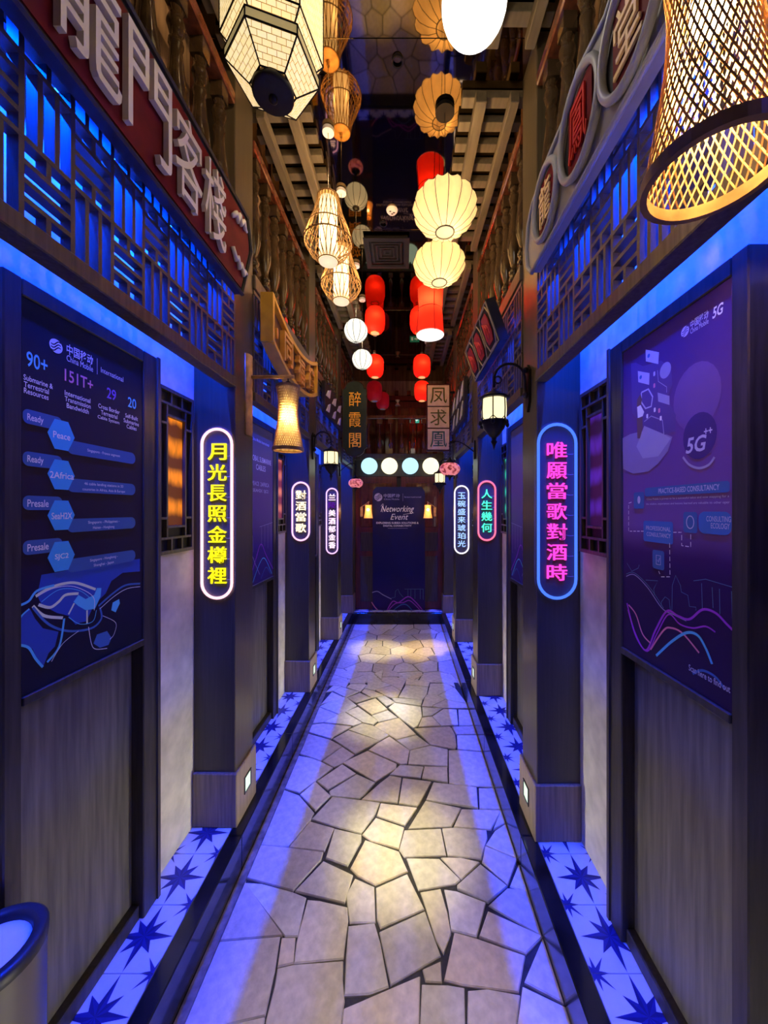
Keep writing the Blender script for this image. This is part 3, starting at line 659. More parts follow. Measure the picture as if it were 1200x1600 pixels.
for k in range(3):
    ca = LN2*(k+.5)/3; w_, h_ = .092, .098; cy = HT/2
    hx = [(ca-w_+.03, cy-h_), (ca+w_-.03, cy-h_), (ca+w_, cy-h_+.05), (ca+w_, cy+h_-.05), (ca+w_-.03, cy+h_), (ca-w_+.03, cy+h_), (ca-w_, cy+h_-.05), (ca-w_, cy-h_+.05)]
    part('fret_line', outline(hx, .004), M['pale_line'], t)
    part('plaque', G().prism([((a-ca)*.62, (b-cy)*.74) for a, b in hx], pl2(ca, cy), RU, up2, .005), M['plum'], t)
    sg = G()
    for q in range(4):
        a0 = ca-.03+.02*q; sg.tube([pl2(a0-.012, cy+.05-.01*q, .007), pl2(a0+.004, cy+.01-.004*q, .007), pl2(a0-.006+.01*(q % 2), cy-.05+.006*q, .007)], .0035, 5)
    part('brush_mark', sg, M['red_bright'] if 'red_bright' in M else M.setdefault('red_bright', mat('bright_red_paint', (.6, .06, .06), .5)), t)

# third bays: dark boards with pale jagged shapes
def jag_sign(side, y0, y1, x, zb_, zt_, label, pale):
    ru = LU if side == 'L' else RU; sx = 1 if side == 'L' else -1
    t = thing('shop_sign', label, 'sign', (x, (y0+y1)/2, zb_), side=side); yo = y0 if side == 'L' else y1; Ln = y1-y0
    part('board', G().prism([(0, 0), (Ln, 0), (Ln, zt_-zb_), (0, zt_-zb_)], (x-.03*sx, yo, zb_), ru, Z_, .03), M['black_matt'], t)
    H = zt_-zb_
    for k in range(3):
        c_ = Ln*(k+.5)/3; w_ = Ln*.13
        for pts in ([(c_-w_, H*.55), (c_+w_*.4, H*.60), (c_+w_*.9, H*.93), (c_-.2*w_, H*.80)], [(c_-w_*.9, H*.08), (c_+w_*.2, H*.12), (c_+w_*.7, H*.45), (c_-w_*.1, H*.34)]):
            part('pale_shape', G().prism(pts, (x, yo, zb_), ru, Z_, .008), pale, t)
M['pale_violet'] = mat('pale_lilac_paint', (.55, .5, .65), .5); M['pale_grey'] = mat('pale_grey_paint', (.5, .5, .47), .5)
jag_sign('L', 3.25, 4.02, -.72, 2.46, 2.74, 'dark sign with jagged lilac shapes under the far left balustrade', M['pale_violet'])
jag_sign('R', 3.20, 3.95, .535, 2.40, 2.76, 'dark sign with pale grey shapes under the far right balustrade', M['pale_grey'])

# hanging boards facing down the corridor
M['green_board'] = mat('dark_green_lacquer', (.025, .035, .025), .35, noise=.15); M['orange_gold'] = mat('orange_gold_letters', (.85, .36, .04), .4, emit=(1, .4, .03), es=.12)
yb = 4.19; x0, x1, z0, z1 = -.738, -.462, 2.205, 3.06; xc = (x0+x1)/2
t = thing('hanging_board', 'dark green upright board with three orange-gold characters', 'sign', (xc, yb, z0), side='L')
sh = []
for k in range(13): a = math.pi*k/12; sh.append((xc+.105*math.cos(a), z1-.075+.075*math.sin(a)))
sh = [(x1, z0+.10), (x1, z1-.10), (x1-.03, z1-.08)]+sh+[(x0+.03, z1-.08), (x0, z1-.10), (x0, z0+.10), (x0+.03, z0+.08)]+[(xc+.105*math.cos(math.pi+math.pi*k/12), z0+.075+.075*math.sin(math.pi+math.pi*k/12)) for k in range(13)]+[(x1-.03, z0+.08)]
part('board', G().prism(sh, (0, yb+.035, 0), X_, Z_, .035), M['green_board'], t)
part('rim', G().tube([(a, yb, b) for a, b in sh], .006, 6, True), M['bronze'], t, True)
for k, ch in enumerate('醉霞閣'): text('character', ch, (xc+.005, yb-.004, 2.855-.235*k), X_, Z_, M['orange_gold'], t, width=.135, height=.165, ext=.003)
part('bracket', G().box(x0-.03, x0+.02, yb+.01, yb+.03, 2.88, 2.90).box(x0-.03, x0+.02, yb+.01, yb+.03, 2.40, 2.42), M['black'], t)
M['pink_square'] = mat('dusty_pink_panel', (.62, .43, .33), .6, noise=.1); M['moss'] = mat('moss_green_letters', (.08, .085, .02), .6); M['teal_letters'] = mat('teal_letters', (.03, .085, .075), .6)
yb = 4.10; x0, x1, z0, z1 = .268, .532, 2.25, 3.0; xc = (x0+x1)/2
t = thing('hanging_board', 'dark red framed board of three dusty pink squares with green characters', 'sign', (xc, yb, z0), side='R')
part('frame', G().bbox(x0, x1, yb+.002, yb+.04, z0, z1, .003), mat('maroon_frame', (.05, .012, .012), .5), t)
for k, ch in enumerate('凤求凰'):
    zc = z1-.012-.121-.243*k
    sq = part('square', G().bbox(x0+.012, x1-.012, yb-.006, yb+.003, zc-.115, zc+.115, .002), M['pink_square'], t)
    text('character', ch, (xc, yb-.0075, zc), X_, Z_, M['teal_letters' if k == 2 else 'moss'], sq, width=.185, height=.175, ext=.001, offs=.002)
part('bracket', G().box(x1-.01, x1+.05, yb+.01, yb+.03, 2.9, 2.92).box(x1-.01, x1+.05, yb+.01, yb+.03, 2.34, 2.36), M['black'], t)

# ------------------------------------------------------------------ posters
def grad(name, stops, axis='Z', lo=0.0, hi=1.0, rough=.45, es=0.0, blobs=0.0):
    m = bpy.data.materials.new(name); m.use_nodes = True; nt = m.node_tree; N = nt.nodes; L = nt.links; b = N['Principled BSDF']
    tc = N.new('ShaderNodeTexCoord'); sp = N.new('ShaderNodeSeparateXYZ'); L.new(tc.outputs['Object'], sp.inputs[0])
    mr = N.new('ShaderNodeMapRange'); mr.inputs['From Min'].default_value = lo; mr.inputs['From Max'].default_value = hi; L.new(sp.outputs[axis], mr.inputs[0])
    nz = N.new('ShaderNodeTexNoise'); nz.inputs['Scale'].default_value = 3.0; L.new(tc.outputs['Object'], nz.inputs[0])
    ad = N.new('ShaderNodeMath'); ad.operation = 'MULTIPLY_ADD'; ad.inputs[1].default_value = blobs; L.new(nz.outputs['Fac'], ad.inputs[0]); L.new(mr.outputs[0], ad.inputs[2])
    rp = N.new('ShaderNodeValToRGB'); el = rp.color_ramp.elements
    el[0].position, el[0].color = stops[0][0], stops[0][1]+(1,); el[1].position, el[1].color = stops[-1][0], stops[-1][1]+(1,)
    for p, c_ in stops[1:-1]: q = el.new(p); q.color = c_+(1,)
    L.new(ad.outputs[0], rp.inputs[0]); L.new(rp.outputs[0], b.inputs['Base Color']); b.inputs['Roughness'].default_value = rough; b.inputs['Specular IOR Level'].default_value = .12
    return m
M['navy_print'] = grad('navy_print', [(0, (.008, .011, .026)), (.3, (.018, .012, .035)), (.6, (.03, .02, .03)), (1, (.016, .018, .028))], lo=0, hi=.98, blobs=.1)
M['violet_print'] = grad('violet_print', [(0, (.02, .008, .045)), (.32, (.035, .012, .08)), (.36, (.05, .014, .09)), (.44, (.17, .085, .26)), (.7, (.14, .06, .23)), (1, (.07, .03, .13))], lo=0, hi=.98, blobs=.05)
def pm(n, c_): return mat(n, c_, .55, noise=.02, spec=.15)
PR_ = {'white': pm('white_print', (.85, .84, .74)), 'teal': pm('teal_print', (.16, .62, .72)), 'rose': pm('rose_print', (.75, .30, .42)), 'vio': pm('violet_ink', (.22, .13, .55)),
       'pill': pm('blue_pill_print', (.06, .14, .30)), 'hex': pm('azure_print', (.07, .42, .70)), 'sea': pm('blue_print', (.035, .085, .36)), 'cy': pm('cyan_print', (.12, .58, .75)),
       'lime': pm('lime_print', (.75, .85, .50)), 'mid': pm('mid_blue_print', (.06, .17, .40)), 'lilac': pm('lilac_print', (.36, .33, .46)), 'pale': pm('pale_lilac_print', (.55, .53, .62)),
       'mag': pm('magenta_print', (.42, .06, .55)), 'coral': pm('coral_print', (.8, .25, .35)), 'brown': pm('brown_print', (.16, .09, .09)), 'skyl': pm('skyline_print', (.12, .25, .32)), 'dk': pm('deep_violet_print', (.07, .035, .15))}
class Sheet:
    """a flat print on a wall; coordinates are image pixels projected onto that wall plane"""
    def __init__(s, t, X, ru): s.t, s.X, s.ru = t, X, ru; s.k = 0; s.nn = ru.cross(Z_)
    def at(s, x, y): Y = abs(s.X*575/(x-631)); return Vector((s.X, Y, 1.6+(796-y)/575*Y))  # image pixels -> point on the wall plane
    def lift(s): s.k += 1; return .0002+.000012*s.k
    def txt(s, body, x0, x1, yc, m, hs=None, name='lettering', shear=0.0, offs=0.0):
        a, b = s.at(x0, yc), s.at(x1, yc); c_ = s.at((x0+x1)/2, yc); mid = (a+b)/2; w_ = abs((b-a).y); mid.z = c_.z
        return text(name, body, mid, s.ru, Z_, m, s.t, width=w_, height=hs, lift=s.lift(), shear=shear, offs=offs)
    def poly(s, pts, m, name='printed_shape', px=True):
        q = [s.at(*p) if px else p for p in pts]; l = s.lift()
        g = G(); g.add([p+s.nn*l for p in q], [tuple(range(len(q)))]); me = bpy.data.meshes.new(name); off = wl(s.t)
        me.from_pydata([tuple(Vector(v)-off) for v in g.v], [], g.f); me.materials.append(m); return link(bpy.data.objects.new(name, me), s.t)
    def rrect(s, c_, w_, h_, r, m, n=6, name='printed_shape'):
        pts = []
        for (sx, sy, a0) in ((1, 1, 0), (-1, 1, .5), (-1, -1, 1), (1, -1, 1.5)):
            for k in range(n+1): a = math.pi*(a0+.5*k/n); pts.append(c_+s.ru*(sx*(w_/2-r)+r*math.cos(a))+Z_*(sy*(h_/2-r)+r*math.sin(a)))
        return s.poly(pts, m, name, False)
    def disc(s, c_, r, m, n=24, name='printed_shape', rz=None): return s.poly([c_+s.ru*(r*math.cos(2*math.pi*k/n))+Z_*((rz or r)*math.sin(2*math.pi*k/n)) for k in range(n)], m, name, False)
    def line(s, pts, w_, m, px=True, smooth=True, name='printed_line', closed=False, dash=None):
        q = [s.at(*p) if px else Vector(p) for p in pts]
        if smooth and len(q) > 2:
            r_ = []
            for i in range(len(q)-1):
                p0, p1, p2, p3 = q[max(i-1, 0)], q[i], q[i+1], q[min(i+2, len(q)-1)]
                for k in range(6):
                    t_ = k/6; r_.append(.5*((2*p1)+(p2-p0)*t_+(2*p0-5*p1+4*p2-p3)*t_*t_+(3*p1-p0-3*p2+p3)*t_**3))
            q = r_+[q[-1]]
        l = s.lift(); vs, fs = [], []
        for i, p in enumerate(q):
            d = (q[min(i+1, len(q)-1)]-q[max(i-1, 0)]); d = d.normalized() if d.length else s.ru; n_ = s.nn.cross(d)
            ww = w_ if not isinstance(w_, (list, tuple)) else w_[min(len(w_)-1, int(i*len(w_)/len(q)))]
            vs += [p+n_*ww/2+s.nn*l, p-n_*ww/2+s.nn*l]
        for i in range(len(q)-1):
            if dash and i % dash >= dash//2+1: continue
            fs.append((2*i, 2*i+1, 2*i+3, 2*i+2))
        me = bpy.data.meshes.new(name); off = wl(s.t); me.from_pydata([tuple(v-off) for v in vs], [], fs); me.materials.append(m); return link(bpy.data.objects.new(name, me), s.t)
    def dashed(s, pts, w_, m, seg=.006):
        q = [s.at(*p) for p in pts]; out = []
        for a, b in zip(q, q[1:]):
            n = max(1, int((b-a).length/seg)); out += [a.lerp(b, k/n) for k in range(n)]
        out.append(q[-1]); return s.line(out, w_, m, px=False, smooth=False, dash=3, name='dashed_line')
    def logo(s, c_, r, m, mb):
        """round emblem of slanting wave bands"""
        s.disc(c_, r, m, name='emblem')
        for k in (-1, 0, 1):
            pts = [c_+s.ru*(a*r)+Z_*((k*.42+.34*a+.20*math.sin(a*4.2))*r) for a in (-.75, -.5, -.2, .1, .4, .72)]
            s.line(pts, r*.16, mb, px=False, name='emblem_band')
def poster(side, P, label, m):
    t = thing('poster', label, 'poster', (vx(side, .03), P-.576, 1.142), 'framed event posters', side)
    part('board', G().bbox(vx(side, .006), vx(side, .046), P+PA+.001, P+PB-.001, 1.1425, 2.1215, .001), m, t)
    return t, Sheet(t, vx(side, .046), LU if side == 'L' else RU)

t, s = poster('L', PL[1], 'navy poster of cable routes with hexagons and a world map', M['navy_print'])
s.logo(s.at(94, 541), .0185, PR_['white'], M['navy_print'])
s.txt('中国移动', 110, 150, 554.5, PR_['white'], .030, offs=.01); s.txt('China Mobile', 110, 150, 568, PR_['white'], .017)
s.line([(156.4, 560), (156.4, 585)], .0012, PR_['white'], smooth=False); s.txt('International', 162, 196, 585.5, PR_['white'], .016)
s.txt('90+', 49, 81, 566, PR_['teal'], .038, offs=.012); s.txt('151T+', 107, 150, 594, PR_['rose'], .033, offs=.012); s.txt('29', 171, 185, 616, PR_['vio'], .034, offs=.012); s.txt('20', 203, 215.5, 630, PR_['teal'], .034, offs=.012)
for (c_, lines) in ((67, (('Submarine &', 44.5, 89, 596.5), ('Terrestrial', 45, 83, 606), ('Resources', 45, 82.5, 615.5))), (0, (('International', 107, 146, 620), ('Transmission', 107, 146.5, 629), ('Bandwidth', 110, 143.5, 638.5))), (0, (('Cross Border', 158, 190.5, 639), ('Terrestrial', 162, 187, 648), ('Cable System', 157, 190, 656.5))), (0, (('Self-Built', 199, 218, 652), ('Submarine', 196.5, 219.5, 660), ('Cables', 201, 216, 668)))):
    for b_, a0, a1, yy in lines: s.txt(b_, a0, a1, yy, PR_['white'], .0135, offs=.008)
def c2(p): return (p[0]/4.615, 780+p[1]/4.615)
def mp_(pts, m): s.poly([c2(p) for p in pts], m, 'map_land')
mp_([(165,900),(200,830),(250,790),(285,860),(340,930),(450,955),(425,1060),(380,1110),(345,1200),(315,1195),(270,1080),(210,1050),(165,1040)], PR_['sea'])
mp_([(330,545),(450,525),(700,470),(900,445),(1020,430),(1020,520),(900,530),(820,590),(780,680),(700,760),(645,880),(600,890),(570,905),(520,840),(440,820),(330,760),(300,690),(320,600)], PR_['sea'])
mp_([(590,690),(640,720),(700,690),(720,640),(750,640),(745,700),(705,790),(640,800),(590,770),(555,740)], PR_['cy'])
mp_([(695,1040),(720,975),(790,950),(822,1000),(800,1050),(740,1070)], PR_['mid']); mp_([(820,800),(830,745),(875,720),(880,750),(850,815)], PR_['cy'])
for pts, w_, m in (([(290,700),(380,645),(480,610),(580,605),(710,650)], .0075, 'lime'), ([(310,760),(390,780),(450,740),(500,690),(590,680)], .0075, 'lime'), ([(270,770),(350,840),(480,855)], .0075, 'lime'), ([(520,830),(560,750)], .005, 'lime'), ([(650,900),(650,800)], .005, 'lime'),
                   ([(165,770),(240,735),(300,660),(420,620)], .006, 'cy'), ([(270,780),(380,900),(520,950),(680,930),(750,860),(740,780)], .006, 'mid'), ([(490,860),(455,1060),(370,1175)], .006, 'cy'), ([(730,770),(830,680),(920,620),(1022,608)], .006, 'mid'), ([(740,790),(840,700),(930,645),(1022,630)], .002, 'white'),
                   ([(165,1050),(240,1070),(290,1150),(340,1210)], .006, 'cy'), ([(245,790),(180,860),(165,980),(170,1050)], .004, 'cy'), ([(660,920),(680,1040),(710,1080),(790,1075)], .002, 'white'), ([(760,840),(850,890),(840,970),(810,1010)], .0015, 'white'), ([(400,1170),(480,1040),(590,950)], .0015, 'white'), ([(300,700),(420,640),(560,630),(690,700),(700,800)], .0018, 'white'), ([(330,740),(460,650),(600,660),(700,740)], .0018, 'cy'), ([(520,850),(600,900),(690,880),(715,800)], .0018, 'cy')):
    s.line([c2(p) for p in pts], w_, PR_[m], name='cable_route')

rows = ((655, 680, 707.5, 'Ready', 'Peace', ('Singapore - France segment',)), (719, 742, 761.5, 'Ready', '2Africa', ('46 cable landing stations in 33', 'countries in Africa, Asia & Europe')),
        (786, 805, 819, 'Presale', 'SeaH2X', ('Singapore - Philippines -', 'Hainan - Hongkong')), (854, 869, 876, 'Presale', 'SJC2', ('Singapore - Hongkong -', 'Shanghai - Japan')))
for (ya, yh, yl, w1, w2, ls) in rows:
    a, b = s.at(43, ya), s.at(103, ya); c_ = s.at(68, ya); c_.y = (a.y+b.y)/2; s.rrect(c_, abs((b-a).y), .036, .014, PR_['pill'])
    a, b = s.at(110, yl), s.at(214, yl); c_ = s.at(163, yl); c_.y = (a.y+b.y)/2; s.rrect(c_, abs((b-a).y), .038, .018, PR_['pill'])
    h = s.at(102, yh); s.poly([h+LU*(.039*math.cos(math.pi/3*k))+Z_*(.046*math.sin(math.pi/3*k)) for k in range(6)], PR_['hex'], px=False)
    s.txt(w1, 50, 50+27*(len(w1)/5.6)**.8, ya+0.5, PR_['white'], .0185 if 'y' not in w1 else .022, offs=.01); s.txt(w2, 102-2.55*len(w2), 102+2.65*len(w2), yh+1, PR_['white'], .018, offs=.012)
    for k, l in enumerate(ls): s.txt(l, 166-.95*len(l), 166+.95*len(l), yl+(k-(len(ls)-1)/2)*8.3+1, PR_['white'], .0105)
t, s = poster('R', PR[1], 'violet consultancy poster with illustrated phone and skyline', M['violet_print'])
def c5(p): return (940+p[0]/4.615, 440+p[1]/4.615)
def c6(p): return (940+p[0]/4.0, 720+p[1]/4.0)
s.logo(s.at(1067.8, 518), .0135, PR_['pale'], PR_['dk']); s.txt('中国移动', 1104, 1076, 499, PR_['pale'], .021, offs=.01); s.txt('China Mobile', 1104, 1076, 509.5, PR_['pale'], .013); s.txt('5G', 1127, 1110, 485, PR_['white'], .026, offs=.02, shear=.2)
s.disc(s.at(1084, 620), .075, pm('violet_bubble', (.17, .09, .26)), rz=.085); s.disc(s.at(1089.5, 681), .052, PR_['dk'], rz=.058); s.line([c5(p) for p in ((575,1265),(620,1320),(690,1345),(760,1320),(800,1265))], .006, PR_['lilac'])
s.txt('5G', 1101, 1069, 694, PR_['pale'], .040, offs=.02, shear=.2); s.txt('++', 1110, 1097, 673, PR_['pale'], .014, offs=.02)
BL = pm('violet_blob', (.26, .21, .36)); s.poly([c5(p) for p in ((145,1130),(200,1100),(360,1060),(500,1120),(470,1220),(400,1310),(330,1370),(220,1385),(150,1350))], BL)
s.poly([c5(p) for p in ((205,590),(240,585),(290,610),(420,570),(490,620),(500,740),(470,820),(490,900),(525,960),(520,1080),(430,1110),(300,1050),(215,950))], pm('violet_blob_deep', (.12, .07, .22)))
s.disc(s.at(*c5((450, 640))), .022, PR_['lilac']); s.poly([c5(p) for p in ((245,1190),(300,1040),(440,1100),(490,1130),(400,1260),(290,1275))], PR_['lilac']); s.poly([c5(p) for p in ((395,800),(480,825),(480,890),(400,865))], PR_['lilac'])
for pts in (((310,490),(405,510),(400,595),(312,575)), ((255,645),(338,660),(335,745),(258,725))): s.poly([c5(p) for p in pts], PR_['pale'], 'chat_card')
for c_ in ((332, 535), (275, 690)): s.disc(s.at(*c5(c_)), .006, PR_['mid'])
s.line([c5(p) for p in ((280,800),(330,775),(360,830),(350,900),(310,915),(280,870),(280,800))], .005, PR_['pale'], smooth=False); s.line([c5(p) for p in ((460,800),(460,760),(400,720),(395,640))], .002, PR_['lilac'], smooth=False); s.line([c5(p) for p in ((300,1010),(350,970),(430,1000),(440,1100))], .003, PR_['lilac'], smooth=False)
for c_, m in (((372, 665), 'pale'), ((372, 750), 'coral'), ((407, 930), 'coral'), ((375, 925), 'white'), ((322, 970), 'white'), ((418, 985), 'white')): s.rrect(s.at(*c5(c_)), .008, .013, .003, PR_[m])
s.poly([c5(p) for p in ((250,850),(275,810),(285,850),(275,900),(248,930))], PR_['brown'], 'figure_hair'); s.poly([c5(p) for p in ((250,905),(275,890),(300,940),(290,970),(255,985))], PR_['white'], 'figure_top'); s.poly([c5(p) for p in ((248,985),(290,975),(288,1060),(270,1130),(252,1130))], PR_['brown'], 'figure_legs')
a, b = s.at(1137, 760), s.at(1006, 760); c_ = s.at(1066, 765); c_.y = (a.y+b.y)/2; s.rrect(c_, abs((a-b).y), .026, .008, PR_['pill']); s.txt('PRACTICE-BASED CONSULTANCY', 1121, 1027, 764, PR_['pale'], .014, offs=.006)
s.txt('China Mobile is proven to be a successful telco and now stepping for a', 1136, 1009, 778, PR_['pale'], .0075); s.txt('the wisdom, experiences and lessons learned are valuable to other oper', 1137, 1008, 786.5, PR_['pale'], .0075)
for (x0_, x1_, y0_, y1_, m) in ((989, 1005, 769, 795, 'pill'), (1004, 1049.5, 814.5, 848, 'mid'), (1065.5, 1087, 800, 832.5, 'pill'), (1089, 1140, 799.5, 835, 'mid'), (1018, 1036, 860, 889.5, 'pill')):
    a, b = s.at(x1_, (y0_+y1_)/2), s.at(x0_, (y0_+y1_)/2); c_ = s.at((x0_+x1_)/2, (y0_+y1_)/2); c_.y = (a.y+b.y)/2
    s.rrect(c_, abs((a-b).y), (y1_-y0_)/575*c_.y, .007 if x1_ != 1140 else .018, PR_[m])
s.txt('PROFESSIONAL', 1046, 1008, 826, PR_['pale'], .012, offs=.005); s.txt('CONSULTANCY', 1046, 1009, 836, PR_['pale'], .012, offs=.005); s.txt('CONSULTING', 1139, 1101, 811, PR_['pale'], .013, offs=.005); s.txt('ECOLOGY', 1137, 1108, 822, PR_['pale'], .013, offs=.005)
s.disc(s.at(997, 781), .007, PR_['pale'], rz=.012); c_ = s.at(1076, 816); s.line([c_+RU*(.012*math.cos(.63*k))+Z_*(.016*math.sin(.63*k)) for k in range(11)], .0025, PR_['pale'], px=False)
c_ = s.at(1027, 875); s.line([c_+RU*a*.009+Z_*b*.013 for a, b in ((-1,-1),(1,-1),(1,1),(-1,1),(-1,-1))], .002, PR_['pale'], px=False, smooth=False); s.line([c_+RU*a*.009+Z_*b*.013 for a, b in ((-.5,0),(0,-.5),(.6,.5))], .002, PR_['pale'], px=False, smooth=False)
for pts in (((257,440),(165,440),(165,265),(192,255)), ((440,447),(492,447),(492,530),(548,538),(548,460)), ((418,515),(420,725),(365,725),(350,690))): s.dashed([c6(p) for p in pts], .0022, PR_['white'])
s.line([c6(p) for p in ((365,905),(368,880),(390,850),(415,868),(422,930),(432,930),(434,780),(455,716),(485,780),(490,820),(530,840),(540,910),(580,915),(580,935))], .0016, PR_['skyl'], smooth=False, name='skyline_line')
for pts in (((565,750),(640,740),(800,788),(820,810)), ((615,765),(620,930)), ((680,790),(686,920)), ((725,800),(728,960)), ((800,815),(806,1050)), ((155,640),(185,690),(225,670),(230,650)), ((270,745),(345,750),(320,800),(325,840))): s.line([c6(p) for p in pts], .0016, PR_['skyl'], smooth=False, name='skyline_line')
for pts, w_, m in (([(150,722),(200,712),(280,790),(370,920),(440,960),(520,1000)], .003, 'lilac'), ([(150,708),(200,700),(290,785),(380,920)], .0018, 'skyl'), ([(155,890),(200,1060),(270,1185),(330,1060),(400,940),(470,970),(540,990),(620,930),(700,950),(770,1020),(810,1060)], .006, 'mag'), ([(160,930),(210,1100),(280,1190),(340,1080),(410,960),(480,1020),(560,1045),(640,1035),(700,1070)], .004, 'mag'),
                   ([(165,900),(210,960),(250,1080),(300,1140)], .005, 'coral'), ([(300,1180),(380,1060),(430,1045),(500,1080),(600,1200)], .005, 'coral'), ([(335,1218),(430,1130),(520,1075),(590,1090),(640,1170),(680,1270)], .007, 'cy'), ([(560,1330),(620,1310),(700,1350),(760,1430)], .006, 'mid')):
    s.line([c6(p) for p in pts], w_, PR_[m], name='wave_line')
a_, b_ = s.at(1148, 1071), s.at(1080, 1050); s.txt('Scan here to find out', 1138, 1074, 1060, PR_['pale'], .016, offs=.012)

M['dusk_print'] = grad('dusk_print', [(0, (.04, .02, .13)), (.25, (.05, .025, .16)), (.6, (.14, .07, .18)), (1, (.22, .17, .12))], lo=0, hi=.98, blobs=.1)
t, s = poster('L', PL[2], 'violet submarine-cables poster half hidden behind the bamboo wall lamp', M['dusk_print'])
def blk(lines, yc0, dz, m, hs, w0, xs_=(0,)):
    for k, l in enumerate(lines):
        o_ = Vector((s.X, PL[2]-.576, yc0-dz*k)); text('lettering', l, o_, LU, Z_, m, t, width=w0[k], height=hs, lift=s.lift(), offs=.008)
blk(('GLOBAL SUBMARINE', 'CABLES'), 1.915, .052, PR_['white'], .034, (.34, .15)); blk(('PEACE  2AFRICA', 'SEAH2X  SJC2'), 1.76, .045, PR_['pale'], .026, (.27, .24)); blk(('China Mobile International',), 2.03, .05, PR_['white'], .02, (.27,))
def wav(s, y0, y1, zb_):
    Ln = y1-y0; q = lambda a, b: Vector((s.X, y0+Ln*a, zb_+b))
    for pts, w_, m in (([q(0, .05), q(.15, .16), q(.3, .10), q(.45, .03)], .005, 'lilac'), ([q(.05, .0), q(.3, .13), q(.5, .22), q(.7, .14), q(1, .03)], .006, 'mag'), ([q(.2, .0), q(.45, .10), q(.65, .12), q(.95, .0)], .006, 'cy'), ([q(.5, .0), q(.7, .06), q(.9, .0)], .005, 'mid')): s.line(pts, w_, PR_[m], px=False, name='wave_line')
    for pts in ([q(.1, .18), q(.1, .27), q(.15, .35), q(.2, .27), q(.22, .18)], [q(.45, .33), q(.98, .35)], [q(.52, .2), q(.52, .335)], [q(.65, .2), q(.65, .34)], [q(.78, .18), q(.78, .34)], [q(.92, .15), q(.92, .345)]): s.line(pts, .0025, PR_['lilac'], px=False, smooth=False, name='skyline_line')
wav(s, PL[2]+PA, PL[2]+PB, 1.16)
t, s = poster('R', PR[2], 'blue poster glimpsed past the right pillar with the pink-lettered neon', M['dusk_print'])
wav(s, PR[2]+PA, PR[2]+PB, 1.16)
# ------------------------------------------------------------------ end wall
M['maroon'] = mat('maroon_door_wood', (.10, .020, .016), .4, noise=.3, nscale=8, stretch=(8, 8, .6)); M['end_wood'] = mat('end_wall_wood', (.05, .035, .03), .5, noise=.3, nscale=8, stretch=(8, 8, .6))
w = part('wall_end', G().box(-1.05, .88, YEND+.02, YEND+.1, 0, 2.33).box(-1.05, .88, YEND+.1, 6.06, 2.30, 2.345), M['end_wood']); w['kind'] = 'structure'; w['label'] = 'dark lower end wall with balcony deck above'; w['category'] = 'wall'
w = part('wall_back', G().box(-1.05, .88, 6.02, 6.1, 2.3, CEIL), M['upwall']); w['kind'] = 'structure'; w['label'] = 'dark recessed upper wall behind the far balcony'; w['category'] = 'wall'
d = struct('door_1', 'maroon panelled end door behind the event banner', (-.07, YEND, ZT))
dx0, dx1 = -.70, .56
for a, b in ((dx0, -.10), (-.04, dx1)):
    lf = part('door_leaf', G().bbox(a, b, YEND-.025, YEND+.02, ZT+.002, 2.08, .004), M['maroon'], d)
    for (u0, u1, v0, v1) in ((.12, .88, .06, .40), (.12, .88, .44, .58), (.12, .88, .62, .95)):
        X0_, X1_ = a+(b-a)*u0, a+(b-a)*u1; Z0_, Z1_ = ZT+1.93*v0, ZT+1.93*v1
        part('panel', G().bbox(X0_, X1_, YEND-.033, YEND-.024, Z0_, Z1_, .004), M['end_wood'] if v0 < .6 else M['varnish'], lf)
part('jamb', G().box(dx0-.06, dx0, YEND-.03, YEND+.02, ZT, 2.14), M['end_wood'], d); part('jamb', G().box(dx1, dx1+.06, YEND-.03, YEND+.02, ZT, 2.14), M['end_wood'], d); part('head', G().box(dx0-.06, dx1+.06, YEND-.03, YEND+.02, 2.08, 2.16), M['end_wood'], d)
# event banner standing before the door
yb = YEND-.05
t = thing('banner', 'tall navy event banner with script lettering before the end door', 'banner', (-.075, yb, ZT))
bx0, bx1, bz0, bz1 = -.45, .305, ZT+.001, 1.925
M['banner'] = grad('banner_print', [(0, (.03, .015, .12)), (.3, (.012, .012, .075)), (1, (.03, .028, .07))], lo=0, hi=1.78)
part('board', G().prism([(bx0, bz0), (bx1, bz0), (bx1, bz1-.07), (bx1-.05, bz1), (bx0+.05, bz1), (bx0, bz1-.07)], (0, yb+.012, 0), X_, Z_, .012), M['banner'], t)
class Front(Sheet):
    def __init__(s, t, Yp): s.t, s.Y, s.ru = t, Yp, X_; s.k = 0; s.nn = Vector((0, -1, 0)); s.X = 0
    def at(s, x, y): return Vector(((x-631)/575*s.Y, s.Y, 1.6+(796-y)/575*s.Y))
    def txt(s, body, x0, x1, yc, m, hs=None, name='lettering', shear=0.0, offs=0.0):
        a, b = s.at(x0, yc), s.at(x1, yc); return text(name, body, (a+b)/2, X_, Z_, m, s.t, width=(b-a).x, height=hs, lift=s.lift(), shear=shear, offs=offs)
s = Front(t, yb)
def e6(p): return (520+p[0]/5.4545, 760+p[1]/5.4545)
s.logo(s.at(*e6((388, 92))), .058, PR_['lilac'], M['banner']); a = PR_['lilac']
s.txt('中国移动', 599.5, 624.5, 774.5, PR_['lilac'], .055, offs=.01); s.txt('China Mobile', 600, 624, 780, PR_['lilac'], .022); s.line([(629.5, 771), (629.5, 783)], .003, PR_['lilac'], smooth=False); s.txt('International', 632, 658, 776.5, PR_['lilac'], .022)
sc = PR_['white']
s.txt('Networking', 595, 647, 796.5, sc, .115, shear=.35); s.txt('Event', 610, 638, 807.5, sc, .085, shear=.35); s.line([e6(p) for p in ((410,170),(430,150),(425,220))], .004, sc); s.line([e6(p) for p in ((600,240),(690,225))], .004, sc)
